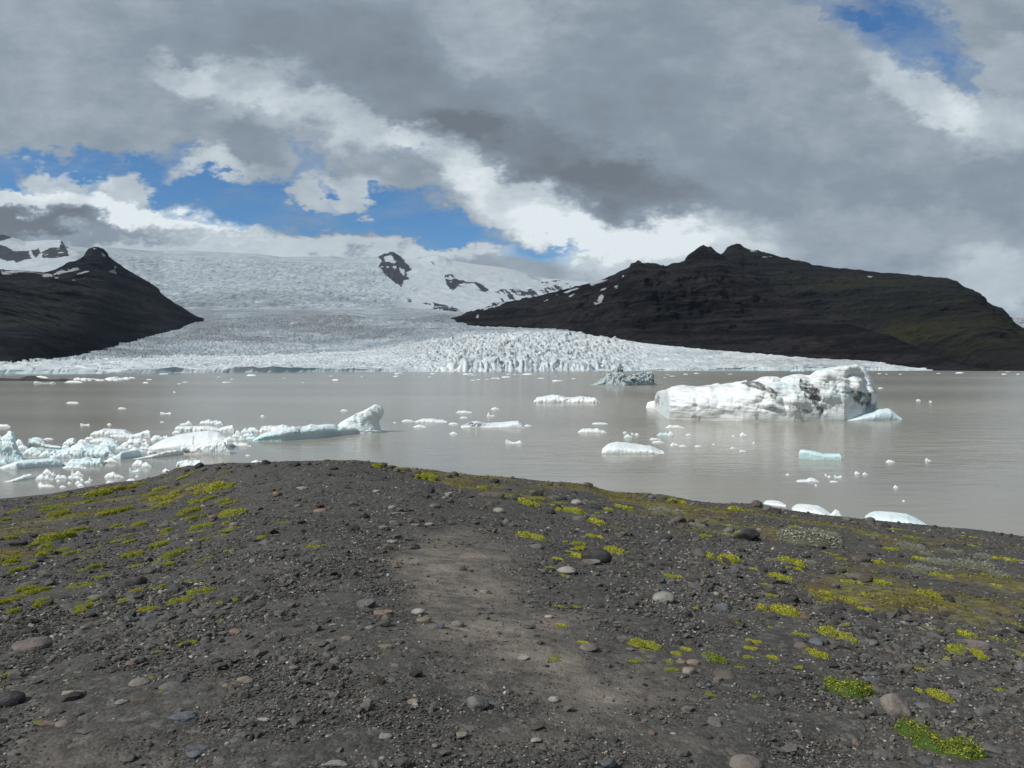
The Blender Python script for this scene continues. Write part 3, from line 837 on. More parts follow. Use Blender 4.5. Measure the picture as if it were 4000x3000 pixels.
def build_ground():
    f_az = np.linspace(-0.74, 0.74, 940)
    side = np.concatenate([np.linspace(0.745, 1.2, 40), np.linspace(1.23, math.pi, 50)])
    az = np.concatenate([-side[::-1], f_az, side[:-1]])
    az[0] = -math.pi
    rows_s = 470
    Re = np.interp(az, EP[:, 0], EP[:, 1])
    k = np.linspace(0, 1, rows_s)[:, None]
    r0 = 1.2
    r = r0 * (Re[None] * 1.0 / r0) ** (k * 1.0)
    tail = Re[None] * np.array([1.006, 1.012, 1.02, 1.03, 1.045, 1.06, 1.08, 1.11, 1.15, 1.22, 1.4])[:, None]
    r = np.concatenate([r, tail])
    A = np.broadcast_to(az[None], r.shape)
    X = r * np.sin(A); Y = r * np.cos(A)
    Z = ground_z(X, Y)
    ol, pa = ground_masks(X, Y, Z)
    near = 1 - smooth(40, 80, r)
    Z = Z + near * (0.016 * fbm(X / 0.38, Y / 0.38, octv=2, seed=511) + 0.003 * fbm(X / 0.09, Y / 0.09, octv=2, seed=513)) * (1 - 0.6 * pa)
    Z = Z + ol * near * (0.02 + 0.03 * fbm(X / 0.4, Y / 0.4, octv=3, seed=515))
    V = np.concatenate([np.stack([X, Y, Z], -1).reshape(-1, 3), [[0, 0, GZ0]]])
    nr, nc = r.shape
    quads = grid_faces(nr, nc, True)[:, ::-1]
    c = np.arange(nc)
    fan = np.stack([(c + 1) % nc, c, np.full(nc, nr * nc)], -1)
    me = new_mesh("ground", V, [quads, fan], mat_ground(), True, dict(path=np.append(pa.ravel(), 0), olive=np.append(ol.ravel(), 0)))
    link("ground", me, label="dark gravel moraine mound with a trodden dusty patch", cat='ground', kind='structure')


build_ground()

# ------------------------------------------------------------------ ice on the lake


def mat_berg(name, base, cool, sss=0.25, strata=0.0):
    m, g, bs = material(name)
    tc = g.node('ShaderNodeTexCoord').outputs['Object']
    n1 = g.noise(tc, 0.9, 5.0, 0.6)
    n2 = g.noise(tc, 5.0, 5.0, 0.65)
    c = g.mix(g.maprange(n1, 0.34, 0.66), base, cool)
    c = g.mix(g.attr('blue'), c, (0.50, 0.69, 0.71))
    if strata:
        sv = g.node('ShaderNodeMapping', None, Vector=tc, Rotation=(0, math.radians(-9), 0), Scale=(0.10, 0.25, 2.6)).outputs[0]
        s1 = g.noise(sv, 1.0, 6.0, 0.68)
        s2 = g.noise(g.node('ShaderNodeMapping', None, Vector=tc, Rotation=(0, math.radians(-14), 0), Scale=(0.35, 0.3, 7.0)).outputs[0], 1.0, 4.0, 0.6)
        f = g.math('MULTIPLY', g.maprange(s1, 0.52, 0.68), strata)
        f = g.math('MAXIMUM', f, g.math('MULTIPLY', g.maprange(s2, 0.58, 0.72), strata * 0.7))
        c = g.mix(f, c, (0.30, 0.31, 0.31))
    df = g.math('MULTIPLY', g.attr('dirt'), g.maprange(n2, 0.30, 0.55, 0.35, 1.1), clamp=True)
    c = g.mix(df, c, (0.045, 0.043, 0.042))
    g.l.new(c, bs.inputs['Base Color'])
    bs.inputs['Roughness'].default_value = 0.42
    bs.inputs['Specular IOR Level'].default_value = 0.3
    bs.inputs['Subsurface Weight'].default_value = sss
    bs.inputs['Subsurface Radius'].default_value = (0.25, 0.8, 1.0)
    bs.inputs['Subsurface Scale'].default_value = 0.35
    hh = g.math('MULTIPLY_ADD', n2, 0.5, n1)
    if strata:
        hh = g.math('MULTIPLY_ADD', s1, 1.4, hh)
    bump(g, bs, hh, 0.6, 0.25)
    return m


M_WHITE = mat_berg("white_ice", (0.76, 0.80, 0.805), (0.68, 0.745, 0.765), 0.15)
M_BLUE = mat_berg("blue_ice", (0.70, 0.79, 0.81), (0.60, 0.73, 0.765), 0.3)
M_AQUA = mat_berg("aqua_ice", (0.46, 0.66, 0.68), (0.58, 0.73, 0.745), 0.4)
M_GREY = mat_berg("grey_ice", (0.40, 0.46, 0.48), (0.30, 0.36, 0.385), 0.1)
M_BIG = mat_berg("striped_ice", (0.74, 0.77, 0.775), (0.63, 0.685, 0.705), 0.0, strata=0.5)
M_BLACK = mat_berg("black_ice", (0.055, 0.053, 0.052), (0.025, 0.025, 0.025), 0.0)
MATS = dict(w=M_WHITE, b=M_BLUE, a=M_AQUA, g=M_GREY, s=M_BIG, k=M_BLACK)

THINGS = []      # (object, kind, description, px, py) for the labels written at the end


def loft(name, base, prof, D, mat, ridge=0.45, ef=0.9, ez=0.45, nu=40, nv=22, rough=0.06, seed=0, taper=0.35, dirt_polys=(), blue_fn=None, undercut=0.0, front_scale=1.0, freq=1.0, facet=0.0, dirt_noise=0.0, cell=0.0, strat=0.0):
    """an ice body: waterline pixels, silhouette pixels, thickness away from the eye"""
    x0, x1 = prof[0][0], prof[-1][0]
    px = np.linspace(x0, x1, nu)
    bpy_ = interp(base, px)
    tpy = interp(prof, px)
    front = P_water(px, bpy_)
    u = np.linspace(0, 1, nu)
    sc = abs(front[-1, 0] - front[0, 0])
    tp = np.clip(4 * u * (1 - u), 0, 1) ** taper
    dep = D * tp * (1 + 0.22 * fbm(u * 4, u * 0 + seed, octv=3, seed=seed)) + 0.02 * D
    rp = P_at(px, tpy, front[:, 1] + dep * ridge)
    H = np.maximum(rp[:, 2], 0.02 * sc * 0.2 + 0.02)
    phi = np.linspace(0, math.pi, nv)[:, None]
    cs = np.cos(phi)
    f = 0.5 * (1 - np.sign(cs) * np.abs(cs) ** ef)
    f = np.where(f < 0.5, f * 2 * ridge, ridge + (f - 0.5) * 2 * (1 - ridge))
    zz = np.abs(np.sin(phi)) ** ez
    Y = front[:, 1][None] + dep[None] * f
    Z = H[None] * zz
    if undercut:
        Y = Y + undercut * H[None] * np.where(f < ridge, np.exp(-((zz - 0.25) / 0.22) ** 2), 0)
    k = Y / front[:, 1][None]
    X = front[:, 0][None] * np.ones_like(Y)
    X = X + (k - 1) * front[:, 0][None] * 0.9
    # close below the water
    Yb0, Yb1 = Y[:1] + 0.05 * dep[None], Y[-1:] - 0.05 * dep[None]
    sink = -0.12 * max(sc, 1) ** 0.7 * np.ones((1, nu))
    X = np.concatenate([X[:1], X, X[-1:]]); Y = np.concatenate([Yb0, Y, Yb1]); Z = np.concatenate([sink, Z, sink])
    s = (2.2 / max(sc, 0.3)) * freq * 2
    Hm = max(float(np.max(H)), 0.05)
    inside = np.clip(Z / Hm * 4, 0, 1) * np.concatenate([[0], np.ones(nv), [0]])[:, None]
    endf = np.clip(np.minimum(u, 1 - u) * 8, 0, 1)[None]
    a = 0.7 * rough * sc
    a = min(a, 0.5 * Hm)
    nA = fbm(X * s * 1.6, Y * s * 1.6, Z * s * 2.2, octv=4, seed=seed + 1)
    nB = fbm(X * s * 3.1 + 7, Y * s * 3.1, Z * s * 3.1, octv=4, seed=seed + 5, ridged=True)
    Zn = Z + inside * a * (0.55 * nA + 0.35 * nB) * (0.35 + 0.65 * Z / Hm)
    Yn = Y - inside * a * (0.9 * nB + 0.6 * nA) * (f_pad(f, nu) < 0.75)
    Xn = X + inside * endf * a * 0.6 * fbm(X * s * 2 + 3, Y * s * 2, Z * s * 2, octv=3, seed=seed + 9)
    if strat:
        q = Z + 0.17 * X
        sA = fbm(X * 0.10, Y * 0.2, q * 1.5, octv=4, seed=seed + 41); sB = fbm(X * 0.22 + 9, Y * 0.3, q * 4.0, octv=3, seed=seed + 43, ridged=True)
        sC = fbm(X * 0.16, Y * 0.16, Z * 0.35, octv=4, seed=seed + 47)
        Yn = Yn - inside * strat * (1.0 * sA + 0.45 * sB + 1.6 * sC) * (f_pad(f, nu) < 0.9)
        Zn = Zn + inside * strat * 0.35 * (sC + 0.5 * sA) * Z / Hm
    if facet:
        q = Z + 0.20 * X
        b1 = np.abs(vnoise(X * 0.13 + 0.5 * vnoise(X * 0.3, Z * 0.4, seed=seed + 51), q * 0.26, Y * 0.12, seed + 53))
        b2 = np.abs(vnoise(X * 0.34, q * 0.62 + 0.4 * vnoise(X * 0.5, Z * 0.6, seed=seed + 55), Y * 0.3, seed + 57))
        b3 = np.abs(vnoise(X * 0.9, q * 1.9, Y * 0.8, seed + 59))
        b4 = np.abs(vnoise(X * 2.1, q * 4.6, Y * 2, seed + 61))
        Yn = Yn - inside * facet * (3.0 * b1 + 1.3 * b2 + 0.3 * b3 - 1.2) * (f_pad(f, nu) < 0.9)
        Zn = Zn + inside * facet * (0.9 * b2 + 0.3 * b3 - 0.3) * Z / Hm
    if cell:
        f1, f2, rid = voronoi(X * s * 1.3 + Z * s * 0.4, Y * s * 1.3 + Z * s * 1.2, seed + 3)
        Zn = Zn + inside * cell * Hm * ((rid - 0.5) * 1.1 + smooth(0.02, 0.2, f2 - f1) * 0.5 - 0.4) * (Z / Hm)
        Yn = Yn - inside * cell * Hm * (rid - 0.5) * 1.2 * (f_pad(f, nu) < 0.6)
    V = np.stack([Xn, Yn, Zn], -1)
    qx, qy = pix_of(V)
    dirt = np.zeros(X.shape)
    if len(dirt_polys):
        wx = qx + 14 * fbm(X * 0.9, Z * 0.9, octv=4, seed=seed + 21); wy = qy + 10 * fbm(X * 0.9 + 5, Z * 0.9, octv=4, seed=seed + 23)
        for poly, w in dirt_polys:
            ins = in_poly(wx, wy, poly)
            st = fbm((X + 0.25 * Z) * 1.6, Z * 1.3, octv=4, seed=seed + 25) * 0.5 + 0.5
            dirt = np.maximum(dirt, ins * min(1.15 * w, 1.0) * smooth(0.20, 0.56, st))
    if dirt_noise:
        dn = fbm((X * 0.6 + Z * 1.2) * s * 2.2, (Z - 0.4 * X) * s * 1.1, Y * s, octv=4, seed=seed + 31) * 0.5 + 0.5
        dirt = np.maximum(dirt, dirt_noise * smooth(0.48, 0.66, dn))
    blue = blue_fn(qx, qy, Z / Hm, f_pad(f, nu)) if blue_fn else np.zeros(X.shape)
    c = np.array([np.mean(X), np.mean(Y[1:-1]), 0.0])
    nr = nv + 2
    faces = grid_faces(nr, nu)
    ends0 = np.arange(nr) * nu
    me = new_mesh(name, V.reshape(-1, 3) - c, [faces], mat, True, dict(dirt=dirt, blue=blue))
    return me, c


def f_pad(f, nu):
    a = np.broadcast_to(f, (f.shape[0], nu))
    return np.concatenate([a[:1], a, a[-1:]])


def add_ice(name, desc, x0, x1, y0, y1, style='floe', col='w', seed=0, prof=None, base=None, grp=None, label=None, cat='ice floe', small=False, **kw):
    px = 0.5 * (x0 + x1)
    b = P_water(px, y1)
    d = b[1]
    W = (x1 - x0) / F * d
    vis = (y1 - y0) / F * d
    r = np.random.default_rng(seed + int(x0 * 7 + y1 * 13) % 99991)
    if style == 'floe':          # low slab with a broad top
        D = kw.pop('D', min(0.75 * W, max(0.3 * W, vis * d / CZ * 0.62)))
        opts = dict(ridge=0.62, ef=0.55, ez=0.30, rough=0.05)
        pts = prof or [(x0, y1 - 0.15 * (y1 - y0))] + [(x0 + (x1 - x0) * t, y0 + (y1 - y0) * h) for t, h in zip((0.08, 0.18, 0.3, 0.42, 0.56, 0.7, 0.82, 0.92), np.array([0.55, 0.2, 0.08, 0.05, 0.1, 0.12, 0.3, 0.6]) + 0.34 * (r.random(8) - 0.25))] + [(x1, y1 - 0.15 * (y1 - y0))]
    elif style == 'lump':        # rounded chunk
        D = kw.pop('D', 0.65 * W)
        opts = dict(ridge=0.5, ef=1.0, ez=0.55, rough=0.09)
        pts = prof or [(x0, y1 - 0.1 * (y1 - y0)), (x0 + 0.12 * (x1 - x0), y0 + (0.35 + 0.25 * r.random()) * (y1 - y0)), (x0 + (0.3 + 0.2 * r.random()) * (x1 - x0), y0), (x0 + 0.7 * (x1 - x0), y0 + (0.1 + 0.35 * r.random()) * (y1 - y0)), (x0 + 0.9 * (x1 - x0), y0 + (0.45 + 0.25 * r.random()) * (y1 - y0)), (x1, y1 - 0.1 * (y1 - y0))]
    elif style == 'spire':
        D = kw.pop('D', 0.8 * W)
        opts = dict(ridge=0.5, ef=1.0, ez=0.7, rough=0.08)
        t = 0.25 + 0.3 * r.random()
        pts = prof or [(x0, y1 - 2), (x0 + (t - 0.14) * (x1 - x0), y0 + 0.55 * (y1 - y0)), (x0 + t * (x1 - x0), y0), (x0 + (t + 0.14) * (x1 - x0), y0 + 0.5 * (y1 - y0)), (x0 + 0.8 * (x1 - x0), y0 + 0.75 * (y1 - y0)), (x1, y1 - 2)]
    else:
        D = kw.pop('D', 0.4 * W)
        opts = {}
        pts = prof
    opts.update(kw)
    wpx = (x1 - x0) / 4
    nu = kw.get('nu', int(np.clip(wpx * 1.6, 10, 120)))
    nv = kw.get('nv', int(np.clip((y1 - y0) / 4 * 2.5, 9, 60)))
    opts['nu'], opts['nv'] = nu, nv
    me, c = loft(name, base or [(x0, y1), (x1, y1)], pts, D, MATS[col], seed=int(r.integers(1e6)), **opts)
    o = link(name, me, loc=c, cat=cat, group=grp, label=label)
    if not label:
        THINGS.append((o, 'ice', desc, px, 0.5 * (y0 + y1)))
    return o


def build_big_bergs():
    # the big striped one
    prof = [(2556, 1588), (2560, 1545), (2566, 1531), (2580, 1528), (2592, 1524), (2620, 1515), (2670, 1509), (2720, 1511), (2760, 1508), (2800, 1502), (2850, 1500), (2900, 1492), (2915, 1488), (2930, 1494), (2945, 1489), (2970, 1480), (3020, 1470), (3040, 1474), (3052, 1479), (3080, 1470),
            (3120, 1466), (3150, 1471), (3168, 1473), (3190, 1456), (3205, 1446), (3230, 1437), (3262, 1434), (3280, 1432), (3310, 1430), (3330, 1430), (3348, 1433), (3365, 1442), (3385, 1454), (3398, 1464), (3408, 1480), (3412, 1500), (3413, 1540), (3416, 1570), (3426, 1588), (3436, 1606)]
    base = [(2556, 1598), (2580, 1618), (2610, 1636), (2700, 1640), (2900, 1646), (3100, 1648), (3300, 1645), (3400, 1634), (3436, 1622)]
    dirt = [([(2890, 1496), (2935, 1488), (3000, 1510), (3035, 1535), (3038, 1565), (3020, 1560), (2990, 1530), (2940, 1520)], 0.75), ([(3128, 1482), (3160, 1490), (3205, 1520), (3200, 1562), (3180, 1570), (3150, 1556), (3130, 1525)], 0.85), ([(3165, 1560), (3195, 1575), (3215, 1600), (3205, 1612), (3180, 1592)], 0.8),
            ([(3330, 1534), (3398, 1532), (3402, 1560), (3396, 1582), (3350, 1585), (3336, 1566)], 0.85), ([(3300, 1530), (3340, 1532), (3338, 1540), (3305, 1536)], 0.7), ([(3060, 1565), (3100, 1590), (3200, 1610), (3262, 1632), (3255, 1645), (3180, 1615), (3080, 1596)], 0.5), ([(2980, 1590), (3000, 1575), (3050, 1590), (3040, 1600)], 0.45),
            ([(3380, 1580), (3425, 1596), (3420, 1612), (3380, 1600)], 0.5), ([(2700, 1625), (2745, 1620), (2760, 1640), (2705, 1640)], 0.55), ([(2556, 1560), (2572, 1540), (2580, 1545), (2566, 1590)], 0.55), ([(2940, 1615), (2960, 1605), (2962, 1630), (2945, 1632)], 0.55)]

    def blue(qx, qy, z, f):
        b = 0.55 * np.exp(-(((qx - 3290) / 90) ** 2 + ((qy - 1545) / 14) ** 2)) + 0.55 * np.exp(-(((qx - 2600) / 16) ** 2 + ((qy - 1590) / 45) ** 2)) + 0.35 * np.exp(-(((qx - 3040) / 60) ** 2 + ((qy - 1510) / 14) ** 2))
        return np.clip(b + 0.5 * np.exp(-(((qx - 3380) / 80) ** 2 + ((qy - 1632) / 8) ** 2)), 0, 1)
    root = bpy.data.objects.new("iceberg", None); COL.objects.link(root)
    c0 = P_water(3000, 1640)
    root.location = (float(c0[0]), float(c0[1] + 5), 0)
    root['label'] = "huge white iceberg with grey strata and black dirt streaks, tallest on the lake"; root['category'] = 'iceberg'
    me, c = loft("ice_body", base, prof, 15.0, M_BIG, ridge=0.38, ef=0.85, ez=0.62, nu=420, nv=120, rough=0.003, strat=0.34, facet=0.62, seed=77, taper=0.22, dirt_polys=dirt, blue_fn=blue, undercut=0.02, freq=2.2)
    o = link("ice_body", me, loc=tuple(np.array(c) - np.array(root.location)), parent=root)
    me, c = loft("water_ledge", [(3300, 1644), (3400, 1643), (3522, 1640)], [(3300, 1640), (3400, 1610), (3440, 1596), (3475, 1597), (3492, 1608), (3510, 1624), (3522, 1634)], 8.0, M_BLUE, ridge=0.55, ef=0.7, ez=0.45, nu=90, nv=30, rough=0.03, seed=5,
                 blue_fn=lambda qx, qy, z, f: 0.6 * np.exp(-(((qx - 3440) / 40) ** 2 + ((qy - 1622) / 12) ** 2)))
    o = link("water_ledge", me, loc=tuple(np.array(c) - np.array(root.location)), parent=root, label="smooth pale blue ledge at the waterline")
    me, c = loft("end_block", [(2524, 1594), (2570, 1598)], [(2524, 1588), (2530, 1572), (2545, 1567), (2560, 1566), (2572, 1580)], 2.5, M_WHITE, nu=30, nv=20, rough=0.05, seed=8, ez=0.4)
    o = link("end_block", me, loc=tuple(np.array(c) - np.array(root.location)), parent=root)

    # the curved one in the middle left
    root = bpy.data.objects.new("iceberg", None); COL.objects.link(root)
    c0 = P_water(1250, 1712); root.location = (float(c0[0]), float(c0[1] + 2), 0)
    root['label'] = "long low iceberg with an upswept horn at its end and scalloped green sides"; root['category'] = 'iceberg'
    prof = [(985, 1722), (996, 1713), (1010, 1704), (1040, 1690), (1075, 1682), (1130, 1673), (1180, 1668), (1200, 1664), (1214, 1659), (1240, 1663), (1262, 1660), (1285, 1659), (1305, 1661), (1316, 1666), (1330, 1661), (1350, 1664)]
    prof2 = [(985, 1722), (996, 1713), (1010, 1704), (1040, 1690), (1075, 1682), (1130, 1673), (1180, 1668), (1200, 1664), (1214, 1659), (1240, 1663), (1262, 1660), (1285, 1659), (1305, 1661), (1318, 1667), (1340, 1662), (1385, 1662), (1400, 1668), (1420, 1672), (1460, 1674), (1480, 1678), (1512, 1682)]
    base = [(985, 1724), (1010, 1725), (1100, 1723), (1180, 1717), (1240, 1713), (1320, 1703), (1400, 1694), (1470, 1691), (1512, 1687)]

    def blue2(qx, qy, z, f):
        fr = (f < 0.3) & (qx < 1330)
        return np.clip(fr * (0.75 - 0.5 * z) + 0.55 * np.exp(-(((qx - 1050) / 60) ** 2 + ((qy - 1712) / 10) ** 2)) + 0.3 * (f < 0.2) * (qx >= 1330), 0, 1)
    dirt = [([(1150, 1672), (1185, 1666), (1178, 1690), (1150, 1695)], 0.5), ([(1312, 1660), (1322, 1662), (1320, 1676), (1308, 1676)], 0.45)]
    me, c = loft("ice_body", base, prof2, 4.2, M_WHITE, ridge=0.5, ef=0.7, ez=0.34, nu=240, nv=60, rough=0.013, seed=14, taper=0.3, dirt_polys=dirt, blue_fn=blue2, undercut=0.28, freq=2.6)
    link("ice_body", me, loc=tuple(np.array(c) - np.array(root.location)), parent=root)
    # the horn: built upright from stacked outlines so that it can lean over
    rows = [(1696, 1330, 1486), (1680, 1322, 1480), (1668, 1320, 1479), (1656, 1326, 1474), (1648, 1334, 1475), (1640, 1346, 1481), (1630, 1366, 1490), (1620, 1386, 1496), (1612, 1402, 1499), (1604, 1420, 1498), (1596, 1436, 1494), (1590, 1446, 1489), (1585, 1455, 1480), (1581, 1459, 1472)]
    Yc = float(P_water(1420, 1694)[1]) + 1.7
    na = 72
    ang = np.linspace(0, 2 * math.pi, na, endpoint=False)
    V = []
    rows_i = np.linspace(0, len(rows) - 1, 60)
    ra = np.array(rows, float)
    for t in rows_i:
        py, xa, xb = [np.interp(t, np.arange(len(rows)), ra[:, i]) for i in range(3)]
        A, B = P_at(xa, py, Yc), P_at(xb, py, Yc)
        cx, hx, z = (A[0] + B[0]) / 2, (B[0] - A[0]) / 2, A[2]
        th = 1.5 * (1 - 0.75 * t / len(rows))
        ca, sa = np.cos(ang), np.sin(ang)
        xx = cx + hx * np.sign(ca) * np.abs(ca) ** 0.8
        yy = Yc + th * np.sign(sa) * np.abs(sa) ** 0.8 + 0.25 * (hx * ca)
        V.append(np.stack([xx, yy, np.full(na, z)], -1))
    V = np.array(V)
    n = fbm(V[..., 0] * 0.9, V[..., 1] * 0.9, V[..., 2] * 0.5, octv=4, seed=33)
    fl = fbm(V[..., 0] * 1.6 + V[..., 2] * 0.7, V[..., 1] * 1.2, V[..., 2] * 0.35, octv=3, seed=37, ridged=True)
    V[..., 1] += 0.32 * n - 0.30 * fl
    V[..., 0] += 0.14 * n
    V[0, :, 2] = -0.5
    top = V[-1].mean(0) + np.array([0, 0, 0.03])
    VV = np.concatenate([V.reshape(-1, 3), top[None]])
    c = np.arange(na); nr = V.shape[0]
    fan = np.stack([(nr - 1) * na + c, (nr - 1) * na + (c + 1) % na, np.full(na, nr * na)], -1)
    hz = np.append((V[..., 2] / 3.6).ravel(), 1)
    me = new_mesh("horn", VV - np.array(root.location), [grid_faces(nr, na, True), fan], M_WHITE, True, dict(dirt=np.zeros(len(VV)), blue=np.clip(0.35 - hz * 0.5, 0, 1)))
    link("horn", me, parent=root, label="leaning upswept horn of ice")
    # far one: its shade is put into the grey ice colour
    prof = [(2308, 1503), (2320, 1499), (2332, 1494), (2350, 1484), (2362, 1474), (2374, 1461), (2380, 1460), (2386, 1466), (2391, 1470), (2394, 1452), (2400, 1445), (2412, 1442), (2428, 1450), (2433, 1452), (2437, 1466), (2446, 1476), (2460, 1472), (2480, 1466), (2500, 1461), (2520, 1460), (2544, 1456), (2553, 1461), (2553, 1478), (2549, 1490), (2560, 1498), (2568, 1502)]
    add_ice("iceberg", "", 2308, 2568, 1442, 1505, style='berg', col='g', prof=prof, base=[(2308, 1504), (2440, 1505.5), (2568, 1503.5)], D=16, ridge=0.45, ef=0.9, ez=0.75, nu=170, nv=60, rough=0.05, freq=2.2, cell=0.22, taper=0.4, seed=3,
            dirt_polys=[([(2362, 1484), (2370, 1482), (2369, 1494), (2362, 1494)], 0.9), ([(2400, 1472), (2406, 1470), (2402, 1490), (2392, 1498)], 0.8), ([(2408, 1462), (2414, 1462), (2412, 1478), (2406, 1480)], 0.5)],
            label="blue grey jagged iceberg with a twin peaked crest before the glacier front", cat='iceberg')


build_big_bergs()

